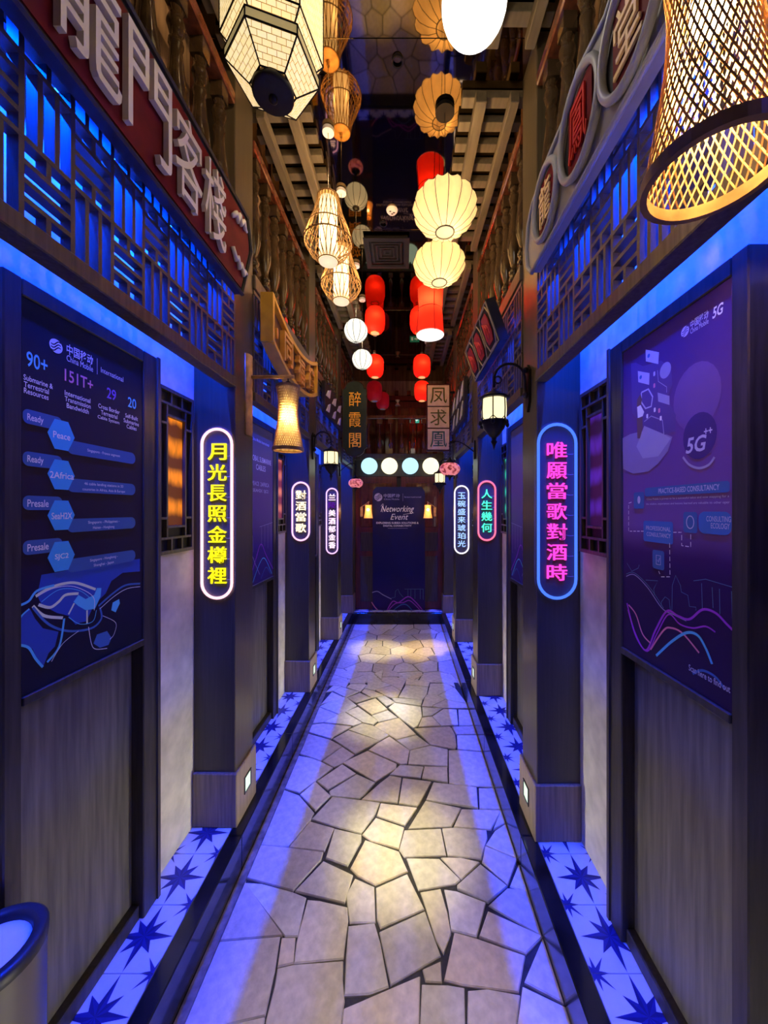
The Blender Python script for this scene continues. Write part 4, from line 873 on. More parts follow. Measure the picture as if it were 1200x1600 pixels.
s.txt('EXPLORING SUBSEA SOLUTIONS &', 588, 654, 817, sc, .027, offs=.012); s.txt('DIGITAL CONNECTIVITY', 599, 643, 821.5, sc, .026, offs=.008); s.line([(606, 825.6), (637, 825.6)], .004, PR_['lilac'], smooth=False)
for pts, w_, m in (([(335,905),(380,895),(430,925),(500,960)], .012, 'lilac'), ([(330,985),(360,1030),(400,1070)], .014, 'coral'), ([(460,1060),(510,980),(560,990),(640,940),(700,980),(770,1060)], .014, 'mag'), ([(470,1060),(530,1000),(600,990),(660,975),(750,1060)], .012, 'mag'), ([(510,1060),(580,1010),(630,1010),(680,1060)], .014, 'mid')): s.line([e6(p) for p in pts], w_, PR_[m], name='wave_line')
for pts in (((500,950),(530,945),(535,890),(555,875),(570,910),(600,945)), ((612,875),(770,875)), ((640,880),(640,940)), ((665,880),(665,940)), ((700,880),(700,960)), ((745,880),(745,960)), ((770,875),(770,965))): s.line([e6(p) for p in pts], .004, PR_['skyl'], smooth=False, name='skyline_line')

# far balcony
t = thing('balcony_railing', 'dark red balcony railing above the end door', 'railing', (-.09, 5.3, 2.345))
part('top_rail', G().bbox(-.76, .56, 5.27, 5.33, 2.90, 2.95, .005), M['varnish'], t); part('bottom_beam', G().bbox(-.76, .56, 5.26, 5.36, 2.315, 2.40, .005), M['end_wood'], t)
prof = [(.014, 0), (.020, .02), (.035, .06), (.028, .11), (.012, .20), (.010, .32), (.014, .36), (.022, .37), (.012, .39)]
BB = mesh('baluster', G().lathe(prof, 12, (0, 0, .07)).box(-.03, .03, -.02, .02, 0, .075).box(-.036, .036, -.022, .022, .43, .50), True); set_flat_boxes(BB); BB.materials.append(M['varnish'])
for k in range(8): inst('baluster', BB, t, (-.67+.16*k, 5.30, 2.40))
# upper facade behind the balcony
for k, (xa, xb) in enumerate(((-.62, -.14), (-.10, .38))):
    dd = struct(f'door_{k+2}', f'dark red folding door behind the far balcony, {"left" if k == 0 else "right"} leaf', ((xa+xb)/2, 6.0, 2.35))
    part('door_leaf', G().bbox(xa, xb, 5.97, 6.019, 2.347, 3.35, .004), M['maroon'], dd)
    for q in range(3):
        x_ = xa+.04+(xb-xa-.08)*q/3; part('panel', G().bbox(x_+.01, x_+(xb-xa-.08)/3-.01, 5.962, 5.971, 2.45, 3.25, .003), M['varnish'], dd)
t = thing('wall_beam', 'dark red beam across the upper end wall', 'beam', (-.09, 6.0, 3.36)); part('beam', G().bbox(-.9, .75, 5.95, 6.019, 3.36, 3.44, .004), M['maroon'], t)
for q in range(7): part('dentil', G().bbox(-.75+.2*q, -.69+.2*q, 5.945, 6.015, 3.45, 3.52, .003), M['varnish'], t)
t = thing('exit_sign', 'small green exit pictogram sign behind the far balcony', 'sign', (.18, 5.95, 2.98)); part('box', G().bbox(.10, .25, 5.945, 5.962, 3.0, 3.09, .003), glow('exit_green', (.05, .45, .30), .7), t)
part('pictogram', G().box(.12, .15, 5.942, 5.9445, 3.02, 3.07).prism([(.17, 3.035), (.20, 3.035), (.20, 3.02), (.235, 3.045), (.20, 3.07), (.20, 3.055), (.17, 3.055)], (0, 5.9445, 0), X_, Z_, .0025), glow('exit_white', (.8, 1, .9), .9), t)
t = thing('fan_lamp', 'tiny pale fitting on the upper end wall between the red lanterns', 'light fitting', (-.10, 5.94, 3.28)); part('shade', G().lathe([(.045, 0), (.012, .05), (.04, .09)], 14, (-.10, 5.93, 3.27)), M['white'], t)

# ------------------------------------------------------------------ end globes
for k, (px, kind) in enumerate(((577, 'b'), (608.5, 'w'), (641, 'b'), (673, 'w'))):
    x = (px-631)/575*5.17; z = 2.21
    lb = {0: 'blue glowing globe lamp, left one of the pair of blue globes', 1: 'warm white globe lamp between the two blue globes', 2: 'blue glowing globe lamp, right one of the pair of blue globes', 3: 'warm white globe lamp at the right end of the globe row'}[k]
    t = thing('globe_lamp', lb, 'lamp', (x, 5.17, z-.118), 'row of globe lamps above the end door')
    m = M.get('globe_'+kind) or M.setdefault('globe_'+kind, glow('globe_blue', (.50, .86, 1), 1.25) if kind == 'b' else glow('globe_warm', (1, .92, .58), 1.5))
    part('globe', G().sphere((x, 5.17, z), .116, 24, 14), m, t, True); part('stem', G().tube([(x, 5.17, z+.11), (x, 5.21, z+.125), (x, 5.255, z+.125)], .012, 8), M['black'], t)

# ------------------------------------------------------------------ hanging lanterns
def cord(t, x, y, z, r=.0016, canopy=.032, m=None, cm=None):
    part('cord', G().tube([(x, y, z), (x, y, CEIL-.012)], r, 6), m or M['cord'], t)
    part('ceiling_rose', G().lathe([(canopy, 0), (canopy, .02), (canopy*.9, .022)], 20, (x, y, CEIL-.024), cap=True), cm or M['white'], t, False)
def lamp(loc, p, c=WARM, r=.03): return light('POINT', 'lantern_bulb_light', loc, p, c, radius=r)

# hexagonal paper lantern
def paper_mat():
    m = bpy.data.materials.new('lit_paper_with_brick_print'); m.use_nodes = True; nt = m.node_tree; N = nt.nodes; L = nt.links; b = N['Principled BSDF']
    tc = N.new('ShaderNodeTexCoord'); mp = N.new('ShaderNodeMapping'); mp.inputs['Scale'].default_value = (1, 1, 1); L.new(tc.outputs['UV'], mp.inputs[0])
    br = N.new('ShaderNodeTexBrick'); br.inputs['Scale'].default_value = 2.6; br.inputs['Mortar Size'].default_value = .016; br.inputs['Color1'].default_value = (1, .74, .34, 1); br.inputs['Color2'].default_value = (1, .79, .42, 1); br.inputs['Mortar'].default_value = (.30, .17, .05, 1); br.inputs['Brick Width'].default_value = .5; br.inputs['Row Height'].default_value = .25; L.new(mp.outputs[0], br.inputs[0])
    L.new(br.outputs[0], b.inputs['Emission Color']); b.inputs['Emission Strength'].default_value = 1.0; L.new(br.outputs[0], b.inputs['Base Color']); b.inputs['Roughness'].default_value = .7
    return m
M['hexpaper'] = paper_mat(); M['hexband'] = mat('darker_cream_band', (.5, .42, .22), .7, emit=(.8, .6, .25), es=.35)  # the band is darker cream paper
hx, hy, hz = -.415, 1.17, 2.91
t = thing('hexagonal_lantern', 'large hexagonal cream paper lantern with black base disc hanging upper left', 'lantern', (hx, hy, hz))
def hexp(r, z, k, rot=.30): a = rot+math.pi/3*k; return Vector((hx+r*math.cos(a), hy+r*math.sin(a), hz+z))
def quad_panel(r0, z0, r1, z1, k, m, name='paper_panel'):
    q = [hexp(r0, z0, k), hexp(r0, z0, k+1), hexp(r1, z1, k+1), hexp(r1, z1, k)]
    me = bpy.data.meshes.new(name); off = wl(t); nrm = (q[1]-q[0]).cross(q[3]-q[0]).normalized()
    me.from_pydata([tuple(p-off) for p in q]+[tuple(p-off-nrm*.002) for p in q], [], [(0, 1, 2, 3), (7, 6, 5, 4), (0, 4, 5, 1), (1, 5, 6, 2), (2, 6, 7, 3), (3, 7, 4, 0)])
    uv = me.uv_layers.new(); w0 = (q[1]-q[0]).length; w1 = (q[2]-q[3]).length; h = ((q[3]+q[2])/2-(q[0]+q[1])/2).length
    c4 = {0: (-w0/2, 0), 1: (w0/2, 0), 2: (w1/2, h), 3: (-w1/2, h)}
    for p in me.polygons:
        for li in p.loop_indices: vi = me.loops[li].vertex_index % 4; uv.data[li].uv = (c4[vi][0]/.14, c4[vi][1]/.14)
    me.materials.append(m); o = link(bpy.data.objects.new(name, me), t); return o
tiers = [(.070, .02, .142, .075, 'hexpaper'), (.142, .075, .142, .105, 'hexband'), (.120, .112, .155, .15, 'hexpaper'), (.155, .15, .155, .43, 'hexpaper'), (.155, .43, .09, .50, 'hexpaper')]
for (r0, z0, r1, z1, m) in tiers:
    for k in range(6): quad_panel(r0, z0, r1, z1, k, M[m])
ribs = G()
for (r0, z0, r1, z1, m) in tiers:
    for k in range(6): ribs.tube([hexp(r0, z0, k), hexp(r1, z1, k)], .0026, 5)
    for (rr, zz) in ((r0, z0), (r1, z1)): ribs.tube([hexp(rr, zz, k) for k in range(6)], .003, 5, True)
part('frame_ribs', ribs, M['black_matt'], t)
part('base_disc', G().lathe([(.001, -.004), (.058, 0), (.064, .006), (.064, .022), (.055, .024)], 28, (hx, hy, hz)), M['black_matt'], t, True); part('knob', G().sphere((hx, hy, hz-.006), .014, 14, 8), M['black'], t, True)
part('top_cap', G().lathe([(.09, .50), (.06, .53), (.02, .55)], 12, (hx, hy, hz)), M['black_matt'], t); cord(t, hx, hy, hz+.55)
lamp((hx+.02, hy+.05, hz+.62), 8.0)

# bamboo pendants with paper cores
M['core'] = mat('lit_white_paper_core', (.9, .85, .7), .6, emit=(1, .78, .40), es=1.5, noise=.05, nscale=40, stretch=(30, 30, 1)); M['core_disc'] = glow('lit_core_base', (1, .68, .50), .95)
def pendant(x, y, label):
    zb_ = 2.965; t = thing('bamboo_pendant', label, 'pendant lamp', (x, y, zb_), 'bamboo pendants in the left row')
    pr = [(.052, .005), (.098, .045), (.128, .095), (.130, .125), (.110, .185), (.080, .26), (.064, .32), (.058, .355)]
    core = part('paper_core', G().lathe([(.050, .0), (.049, .10), (.047, .34)], 28, (x, y, zb_), rfun=lambda r, z, k, n: r*(1+.02*(k % 2))), M['core'], t)
    part('core_base', G().lathe([(.001, -.003), (.050, -.003), (.050, .001)], 24, (x, y, zb_)), M['core_disc'], core)
    g = G(); n = 44
    for k in range(n):
        a = 2*math.pi*k/n; tw = .5 if k % 2 else -.5
        g.tube([(x+r*math.cos(a+tw*(i/7)), y+r*math.sin(a+tw*(i/7)), zb_+z) for i, (r, z) in enumerate(pr)], .0021, 4)
    part('bamboo_ribs', g, M['bamboo'], t, kind='stuff')
    for (r, z, w_) in ((.0535, .004, .003), (.131, .11, .0035), (.110, .185, .003), (.058, .355, .004)): part('hoop', G().ring((x, y, zb_+z), r, w_, 36, 6), M['bamboo_dk'], t, True)
    part('top_cap', G().lathe([(.058, .352), (.058, .358), (.01, .362), (.008, .39)], 20, (x, y, zb_)), M['bamboo'], t); cord(t, x, y, zb_+.38)
    lamp((x+.02, y, zb_+.45), 5.2); lamp((x, y, zb_-.06), 1.6); lamp((x+.085, y-.04, zb_+.15), 1.0); lamp((x-.085, y-.04, zb_+.15), 1.4)
pendant(-.417, 2.03, 'bamboo pendant lamp in the left row, nearer and higher of the pair'); pendant(-.412, 2.42, 'bamboo pendant lamp in the left row, farther and lower of the pair')

# ribbed white ball lanterns
M['ball'] = glow('lit_white_ball', (1, .95, .80), 1.25); M['ribline'] = mat('thin_dark_rib', (.03, .03, .02), .6)
def ball(x, y, z, r, label, ribs=True, m=None, grp='white ball lanterns'):
    t = thing('ball_lantern', label, 'lantern', (x, y, z-r), grp)
    part('shade', G().sphere((x, y, z), r, 28, 16, .96), m or M['ball'], t, True)
    if ribs:
        for k in range(5):
            a = math.pi*k/5+.2; part('rib', G().tube([(x+r*1.003*math.sin(b)*math.cos(a), y+r*1.003*math.sin(b)*math.sin(a), z-r*.963*math.cos(b)) for b in [2*math.pi*q/28 for q in range(28)]], .0019, 4, True), M['ribline'], t)
    part('collar', G().lathe([(.03, r*.95), (.03, r*1.0), (.01, r*1.02)], 14, (x, y, z)), M['black'], t); cord(t, x, y, z+r)
    lamp((x+.02, y-.03, z+r+.07), 5.0, (1, .8, .5)); lamp((x+.04, y-.03, z-r-.06), .5, (1, .85, .6))
ball(-.41, 3.149, 3.127, .099, 'ribbed white ball lantern, nearer of two in the left row'); ball(-.414, 3.66, 3.09, .099, 'ribbed white ball lantern, farther of two beside a red lantern')
ball(.213, 1.115, 3.13, .098, 'smooth glaring white globe at the top edge', False, glow('glaring_globe', (1, .93, .80), 5.0))

# scalloped silk lanterns
M['silk'] = mat('lit_cream_silk', (.85, .68, .40), .7, emit=(1, .76, .42), es=.48, transl=.45, noise=.05); M['silk_ring'] = mat('dark_ring', (.05, .045, .035), .5); M['silk_hole'] = glow('lantern_mouth', (1, .80, .36), 1.1)
def silk(x, y, z, label):
    t = thing('silk_lantern', label, 'lantern', (x, y, z-.11), 'scalloped cream silk lanterns'); n = 80
    prof = [(.048, -.11), (.085, -.098), (.125, -.068), (.153, -.025), (.163, .01), (.152, .05), (.125, .085), (.085, .108), (.045, .118)]
    f = lambda r, z_, k, n_: r*(1.045-.13*abs(math.sin(math.pi*k/5))*min(1, (r-.04)/.06))
    part('shade', G().lathe(prof, n, (x, y, z), f), M['silk'], t, True)
    g = G()
    for k in range(16):
        a = 2*math.pi*k*5/n; g.tube([(x+f(r, q, 5*k, n)*1.004*math.cos(a), y+f(r, q, 5*k, n)*1.004*math.sin(a), z+q) for r, q in prof], .0016, 4)
    part('wire_ribs', g, M['silk_ring'], t, kind='stuff')
    mo = part('mouth_ring', G().ring((x, y, z-.111), .048, .0038, 28, 6), M['silk_ring'], t, True); part('mouth', G().lathe([(.001, -.108), (.047, -.108)], 24, (x, y, z)), M['silk_hole'], mo)
    part('top_ring', G().ring((x, y, z+.118), .045, .003, 24, 6), M['silk_ring'], t, True); part('hanger', G().tube([(x-.045, y, z+.118), (x, y, z+.14), (x+.045, y, z+.118)], .0015, 5), M['black'], t); cord(t, x, y, z+.14, canopy=.05, cm=M['black'], m=M['black'])
    lamp((x, y, z-.02), 1.6, (1, .72, .36), .02); lamp((x+.03, y, z+.20), 5.5); lamp((x+.02, y, z-.17), 2.8)
silk(.215, 1.929, 3.163, 'scalloped cream silk lantern, nearer and larger of the two'); silk(.230, 2.386, 3.18, 'scalloped cream silk lantern, farther one above the red drum lantern')

# red lanterns
M['redsilk'] = mat('lit_red_silk', (.8, .03, .012), .6, emit=(1, .012, .006), es=.62, transl=.45, noise=.05); M['redwhite'] = glow('lantern_base_white', (1, .9, .85), 1.5); M['redmouth'] = glow('lantern_mouth_amber', (1, .45, .18), 1.1); M['red_dim'] = mat('faint_glow_red_silk', (.20, .006, .008), .5, emit=(.4, .004, .01), es=.25, noise=.1)  # red_dim: faint red glow put into the silk of unlit lanterns
x, y, z = .213, 2.98, 3.01
t = thing('drum_lantern', 'waisted red drum lantern with white base below the silk lanterns', 'lantern', (x, y, z))
part('shade', G().lathe([(.112, 0), (.106, .06), (.100, .15), (.097, .20), (.099, .26), (.104, .36)], 32, (x, y, z)), M['redsilk'], t, True)
part('base_disc', G().lathe([(.001, -.001), (.111, -.001), (.112, .003)], 32, (x, y, z)), M['redwhite'], t); part('waist_hoop', G().ring((x, y, z+.20), .0985, .0025, 32, 5), M['black'], t, True)
for k in range(4):
    a = math.pi/2*k-math.pi/2+.25; part('batten', G().tube([(x+r*math.cos(a), y+r*math.sin(a), z+q) for r, q in ((.1135, 0), (.1015, .15), (.0985, .20), (.1055, .36))], .003, 5), M['sign_red'], t)
part('top_disc', G().lathe([(.104, .36), (.01, .365)], 24, (x, y, z)), M['sign_red'], t); cord(t, x, y, z+.36); lamp((x, y-.03, z+.25), 6.0, (1, .55, .3), .02); lamp((x+.02, y, z+.43), 5.0, (1, .4, .2)); lamp((x, y, z-.08), .5, (1, .5, .35))
def redl(x, y, z, label, lit=True, s=1.0):
    t = thing('red_lantern', label, 'lantern', (x, y, z-.13*s), 'red capsule lanterns over the far end')
    pr = [(.045, -.13), (.075, -.115), (.095, -.085), (.103, -.04), (.103, .05), (.095, .09), (.07, .12), (.04, .13)]
    sh = part('shade', G().lathe([(r*s, q*s) for r, q in pr], 26, (x, y, z)), M['redsilk'] if lit else M['red_dim'], t, True)
    g = G(); g.ring((x, y, z-.131*s), .045*s, .004, 22, 5); part('base_ring', g, M['gold'], t, True); part('mouth', G().lathe([(.001, -.131*s), (.044*s, -.131*s)], 20, (x, y, z)), M['redmouth'] if lit else M['pale_violet'], t)
    part('top_ring', G().ring((x, y, z+.131*s), .04*s, .004, 20, 5), M['gold'], t, True)
    if z+.14*s < CEIL-.03: cord(t, x, y, z+.131*s, canopy=.02)
    if lit: lamp((x+.01, y-.062, z+.01), .8, (1, .6, .3), .012); lamp((x, y, z-.13*s-.05), .35, (1, .35, .2))
redl(-.297, 3.79, 3.545, 'red lantern nearest the mirror ceiling in the left column'); redl(.165, 3.79, 3.545, 'red lantern half hidden behind the red drum lantern')
redl(-.344, 4.40, 3.31, 'lit red lantern beside the farther white ball lantern'); redl(.215, 4.40, 3.31, 'lit red lantern hanging alone in the right column, upper one'); redl(.245, 4.98, 3.20, 'lit red lantern beside the three-square hanging board, lower one')
redl(-.395, 4.93, 3.18, 'unlit dark red lantern under the lit left one', False); redl(-.30, 5.22, 3.14, 'unlit dark red lantern behind the other unlit one', False, .9)

# ceiling fittings
t = thing('air_vent', 'square black air vent in the mirror ceiling', 'vent', (-.135, 2.99, CEIL-.03))
for k in range(6):
    h = .178-.03*k; w_ = .012 if k else .03; zz = CEIL-.028+.003*k
    g = G()
    for (a0, a1, b0, b1) in ((-h, h, -h, -h+w_), (-h, h, h-w_, h), (-h, -h+w_, -h+w_, h-w_), (h-w_, h, -h+w_, h-w_)): g.box(-.135+a0, -.135+a1, 2.99+b0, 2.99+b1, zz, zz+.006)
    part('louvre_ring' if k else 'vent_frame', g, M['vent'] if 'vent' in M else M.setdefault('vent', mat('charcoal_vent', (.012, .011, .014), .4)), t)
part('back_plate', G().box(-.30, .03, 2.825, 3.155, CEIL-.008, CEIL-.001), M['black_matt'], t)
for (x, y, lb) in ((-.083, 2.58, 'round white detector on the ceiling before the air vent'), (.30, 4.62, 'small round white detector on the ceiling beyond the red drum lantern')):
    t = thing('ceiling_detector', lb, 'detector', (x, y, CEIL-.02)); part('housing', G().lathe([(.001, -.018), (.030, -.018), (.038, -.008), (.040, 0)], 24, (x, y, CEIL-.001)), M['white'], t, True); part('grille', G().box(x-.018, x-.006, y-.015, y-.008, CEIL-.021, CEIL-.018).box(x+.006, x+.02, y-.004, y+.003, CEIL-.021, CEIL-.018).box(x-.006, x+.008, y+.008, y+.014, CEIL-.021, CEIL-.018), M['sign_edge'], t)
for k, (x, y) in enumerate(((-0.03, 1.72), (-0.15, 2.70), (-0.33, 4.22), (0.25, 4.2))):
    t = thing('downlight', 'small recessed ceiling downlight, '+('nearest of the four', 'second of the four', 'far left of the four', 'far right of the four')[k], 'downlight', (x, y, CEIL-.012), 'recessed ceiling downlights')
    part('bezel', G().lathe([(.020, -.010), (.026, -.010), (.028, 0)], 18, (x, y, CEIL-.001)), M['black'], t)

# ------------------------------------------------------------------ wall lanterns
M['lglass'] = glow('warm_frosted_glass', (1, .82, .45), 1.5)
def wall_lantern(side, P, xo, z, label):
    sg = 1 if side == 'L' else -1; y = P+.105; xw = vx(side, .192); xl = xw+sg*xo
    t = thing('wall_lantern', label, 'wall lantern', (xw, y, z), 'black iron wall lanterns on the pillars', side)
    part('backplate', G().prism([(y-.022, z-.075), (y, z-.12), (y+.022, z-.075), (y+.026, z+.07), (y, z+.10), (y-.026, z+.07)], (xw if sg > 0 else xw-.012, 0, 0), Y_, Z_, .012).sphere((xw+sg*.018, y, z-.04), .016, 12, 8).sphere((xw+sg*.018, y, z+.075), .014, 12, 8), M['black'], t)
    arm = []
    for k in range(15):
        a = math.pi*k/14; arm.append((xw+sg*(.02+(xo-.02)*(.5-.5*math.cos(a))), y, z+.02+.085*math.sin(a)**.8))
    arm += [(xl, y, z-.005)]
    part('arm', G().tube([(xw+sg*.018, y, z-.05)]+arm, .0065, 8).ring((xl+sg*-.018, y, z+.03), .016, .004, 14, 5, 'y'), M['black'], t, True)
    h = z-.01
    part('roof', G().lathe([(.004, 0), (.012, -.008), (.030, -.022), (.060, -.036), (.070, -.046), (.066, -.050), (.05, -.05)], 18, (xl, y, h)), M['black'], t, True)
    gl_ = part('glass', G().lathe([(.053, -.052), (.055, -.10), (.053, -.15), (.045, -.165)], 6*4, (xl, y, h), lambda r, q, k, n: r*(1+.05*abs(math.sin(math.pi*k/4)))), M['lglass'], t)
    bars = G()
    for k in range(6):
        a = math.pi/3*k+.2; bars.tube([(xl+r*math.cos(a), y+r*math.sin(a), h+q) for r, q in ((.057, -.05), (.059, -.10), (.057, -.15), (.049, -.168))], .003, 5)
        a2 = a+math.pi/6
        bars.tube([(xl+.057*math.cos(a+u*math.pi/3), y+.057*math.sin(a+u*math.pi/3), h-.135-.02*math.sin(math.pi*u)) for u in (0, .25, .5, .75, 1)], .002, 4)
    part('glazing_bars', bars, M['black'], t, True)
    part('bowl', G().lathe([(.060, -.150), (.062, -.158), (.052, -.170), (.048, -.185), (.026, -.215), (.012, -.228), (.010, -.240), (.015, -.248), (.008, -.26), (.001, -.285)], 18, (xl, y, h)), M['black'], t, True)
    for k in range(6): a = math.pi/3*k+.2; part('leaf', G().sphere((xl+.068*math.cos(a), y+.068*math.sin(a), h-.165), .009, 8, 6, 1.4), M['black'], t, True)
    lamp_o = lamp((xl, y+.02, h-.33), .8, (1, .78, .5)); SIDE[side].append(lamp_o)
wall_lantern('R', PR[1], .165, 2.17, 'black iron lantern glowing on the right pillar with pink neon lettering'); wall_lantern('L', PL[2], .155, 2.13, 'black iron lantern on the left pillar with the short warm neon sign'); wall_lantern('R', PR[3], .165, 2.06, 'black iron lantern partly behind the mosaic lamp on the right')

# mosaic lamps
def mosaic():
    m = bpy.data.materials.new('pink_mosaic_glass'); m.use_nodes = True; nt = m.node_tree; N = nt.nodes; L = nt.links; b = N['Principled BSDF']
    tc = N.new('ShaderNodeTexCoord'); v = N.new('ShaderNodeTexVoronoi'); v.inputs['Scale'].default_value = 62; L.new(tc.outputs['Object'], v.inputs[0])
    rp = N.new('ShaderNodeValToRGB'); e_ = rp.color_ramp.elements; e_[0].position = .2; e_[0].color = (.25, .02, .03, 1); e_[1].position = .5; e_[1].color = (1, .28, .30, 1); sp = N.new('ShaderNodeSeparateColor'); L.new(v.outputs['Color'], sp.inputs[0]); L.new(sp.outputs[0], rp.inputs[0])
    L.new(rp.outputs[0], b.inputs['Emission Color']); b.inputs['Emission Strength'].default_value = .75; b.inputs['Roughness'].default_value = .15; b.inputs['Base Color'].default_value = (.4, .1, .1, 1); return m
M['mosaic'] = mosaic()
def mosaic_lamp(side, P, xo, z, label):
    sg = 1 if side == 'L' else -1; y = P+.11; xw = vx(side, .192); xl = xw+sg*xo
    t = thing('mosaic_lamp', label, 'mosaic lamp', (xw, y, z), 'pink mosaic glass lamps', side); zt_ = z+.20
    part('backplate', G().bbox(xw, xw+sg*.012, y-.018, y+.018, zt_-.12, zt_+.03, .004), M['black'], t)
    part('arm', G().tube([(xw+sg*.01, y, zt_-.06)]+[(xw+sg*(.012+(xo-.012)*(k/10)), y, zt_-.06+.085*math.sin(math.pi*.62*k/10)) for k in range(1, 11)], .005, 7), M['black'], t, True)
    g = G(); zz = zt_+.02
    k = 0
    while zz > z+.085: g.ring((xl, y, zz), .007, .0018, 10, 4, 'y' if k % 2 else 'x'); zz -= .0125; k += 1
    part('chain', g, M['black'], t, kind='stuff')
    part('glass', G().sphere((xl, y, z), .083, 24, 14, .70), M['mosaic'], t, True)
    part('rosette', G().ring((xl-.005, y-.078, z+.002), .016, .003, 16, 5, 'y').ring((xl-.005, y-.08, z+.002), .006, .003, 12, 5, 'y'), M['plum'], t, True)
    part('top_cap', G().lathe([(.050, .046), (.045, .056), (.020, .070), (.012, .088), (.004, .095)], 16, (xl, y, z)), M['black'], t, True); part('bottom_cap', G().lathe([(.042, -.048), (.030, -.060), (.010, -.070), (.006, -.085), (.001, -.095)], 16, (xl, y, z)), M['black'], t, True)
mosaic_lamp('R', PR[2], .205, 1.925, 'pink mosaic glass lamp on a black arm, larger right one'); mosaic_lamp('L', PL[3], .185, 1.90, 'pink mosaic glass lamp below the dark green board, smaller left one')

# woven bamboo wall lamps
M['liner'] = mat('added_glow_liner', (.9, .65, .3), .7, emit=(1, .45, .10), es=.25, transl=.75, noise=.35, nscale=60, stretch=(1, 1, .3))  # added glowing liner, brightens the woven lamp from inside
def woven(side, P, xo, yo, z0, label, n=34, s=1.0, sw=.0017, liner=False, power=4.0, tilt=None, zpl=None):
    sg = 1 if side == 'L' else -1; y = P+yo; xw = vx(side, .192); xl = xw+sg*xo
    t = thing('woven_lamp', label, 'wall lamp', (xw, P+PD/2, z0), 'woven bamboo wall lamps', side)
    H = .32*s; prof = lambda u: s*(.0715-.026*math.sin(min(1, u/.68)*math.pi/2)**1.2+(.010*((u-.68)/.32)**1.5 if u > .68 else 0))
    for dr in (1, -1):
        g = G(); seg = 22
        for k in range(n):
            a0 = 2*math.pi*k/n; pts = []
            for i in range(seg+1):
                u = i/seg; a = a0+dr*1.9*u; r = prof(u)+(.0012 if dr > 0 else -.0012)*s*math.sin(i*math.pi); pts.append((xl+r*math.cos(a), y+r*math.sin(a), z0+.006*s+(H-.012*s)*u))
            g.tube(pts, sw*s, 4, cap=False)
        part('weave', g, M['bamboo'], t, kind='stuff')
    if liner: part('glow_liner', G().lathe([(prof(i/10)-.005*s, .008*s+(H-.016*s)*i/10) for i in range(11)], 32, (xl, y, z0)), M['liner'], t, True)
    rb = prof(0); part('bottom_hoop', G().lathe([(rb-.004*s, 0), (rb+.004*s, 0), (rb+.004*s, .016*s), (rb-.004*s, .016*s), (rb-.004*s, 0)], 40, (xl, y, z0)), M['bamboo_dk'], t)
    rt = prof(1); part('top_hoop', G().lathe([(rt-.003*s, H-.012*s), (rt+.003*s, H-.012*s), (rt+.003*s, H), (rt-.003*s, H), (rt-.003*s, H-.012*s)], 36, (xl, y, z0)), M['bamboo_dk'], t)
    part('bulb', G().sphere((xl, y, z0+H*.66), .024*s, 16, 10, 1.25), M['bulb'], t, True); part('lamp_holder', G().tube([(xl, y, z0+H*.75), (xl, y, z0+H+.02)], .013*s, 10), M['black'], t)
    part('cord', G().tube([(xl, y, z0+H+.02), (xl, y, z0+H+.045)], .003, 6), M['black'], t)
    za = z0+H+.045; zp = zpl or (z0+.09, z0+.47)
    part('arm', G().tube([(xw+sg*.01, y, za), (xl+sg*.03, y, za)], .009, 10), M['bamboo'], t, True)
    part('half_bamboo_plate', G().prism([(y+.032*math.cos(math.pi*k/8), sg*.020*math.sin(math.pi*k/8)) for k in range(9)], (xw, 0, zp[0]), Y_, X_, -(zp[1]-zp[0])), M['bamboo'], t, True)
    lo = lamp((xl, y, z0+H*.5), power, (1, .66, .30), .02); SIDE[side].append(lo)
    return t
woven('L', PL[1], .200, .145, 1.888, 'woven bamboo wall lamp on the left pillar with yellow neon lettering', n=40, s=1.0, sw=.0016, zpl=(1.965, 2.36), liner=True, power=5)
woven('R', PR[0], .190, .115, 2.03, 'large woven bamboo wall lamp close to the camera at upper right', n=42, s=1.05, sw=.0014, power=15.0)
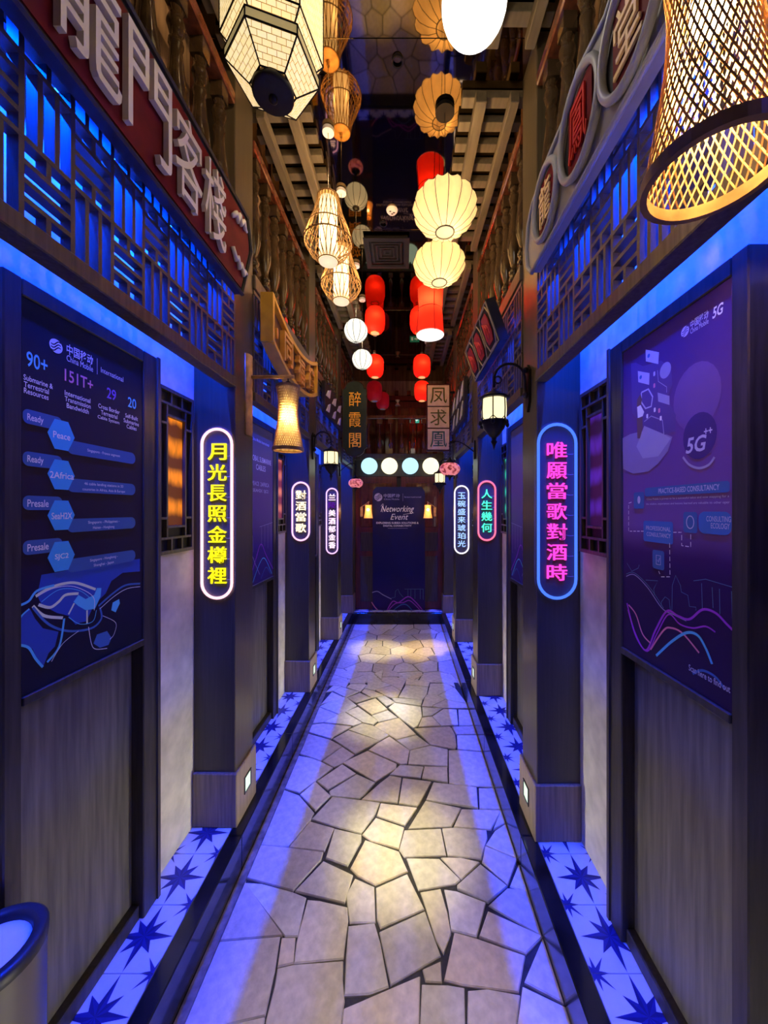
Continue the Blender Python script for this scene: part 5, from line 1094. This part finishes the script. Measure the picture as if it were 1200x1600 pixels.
# end door lamps
def end_lamp(px, label, sg):
    y = YEND-.14; x = (px-631)/575*y; z0 = 1.475
    t = thing('end_lamp', label, 'wall lamp', (x, YEND-.03, z0), 'small amber wall lamps at the end door')
    part('shade', G().lathe([(.062, 0), (.050, .08), (.044, .14), (.046, .19)], 24, (x, y, z0)), M['amber'], t, True); part('bottom_hoop', G().ring((x, y, z0), .063, .005, 24, 6), M['bamboo_dk'], t, True); part('top_hoop', G().ring((x, y, z0+.19), .046, .004, 24, 6), M['bamboo_dk'], t, True)
    part('bulb', G().sphere((x, y-.035, z0+.12), .020, 12, 8), M['bulb'], t, True)
    part('arm', G().tube([(x, YEND-.03, z0+.235), (x, y, z0+.235), (x, y, z0+.185)], .006, 8), M['bamboo'], t); part('half_bamboo_plate', G().bbox(x+sg*.11-.02, x+sg*.11+.02, YEND-.05, YEND-.03, z0+.02, z0+.16, .006), M['bamboo'], t)
    part('arm_bar', G().tube([(x+sg*.11, YEND-.045, z0+.16), (x, YEND-.045, z0+.235)], .006, 8), M['bamboo'], t)
    lamp((x, y-.10, z0+.12), 1.3, (1, .6, .25))
M['amber'] = mat('lit_amber_weave', (.7, .35, .1), .6, emit=(1, .36, .05), es=1.25, noise=.2, nscale=60)
end_lamp(575.5, 'small amber woven lamp left of the event banner', -1); end_lamp(668.5, 'small amber woven lamp right of the event banner', 1)

# ------------------------------------------------------------------ litter bin
bx, by, br, bh = -.858, .752, .094, .545
t = thing('litter_bin', 'round steel litter bin with pale lid at the lower left edge', 'bin', (bx, by, ZT))
part('body', G().lathe([(br*.95, .002), (br*.96, .02), (br, bh-.02), (br, bh)], 36, (bx, by, ZT)), M['steel'], t, True)
part('rim', G().lathe([(br+.002, bh-.02), (br+.003, bh), (br-.004, bh+.006), (br-.022, bh+.004), (br-.024, bh-.012)], 36, (bx, by, ZT)), M['sign_edge'], t, True); part('lid', G().lathe([(.001, bh-.010), (br-.022, bh-.012)], 32, (bx, by, ZT)), M['white'], t)

# ------------------------------------------------------------------ the side walls close in very slightly towards the far end
for side, ang in (('L', R(-.9)), ('R', R(.35))):
    pv = Vector((XL if side == 'L' else XR, 1.65, 0)); rm = Matrix.Rotation(ang, 3, 'Z')
    for o in SIDE[side]:
        o.location = rm @ (o.location-pv)+pv; o.rotation_euler.z += ang
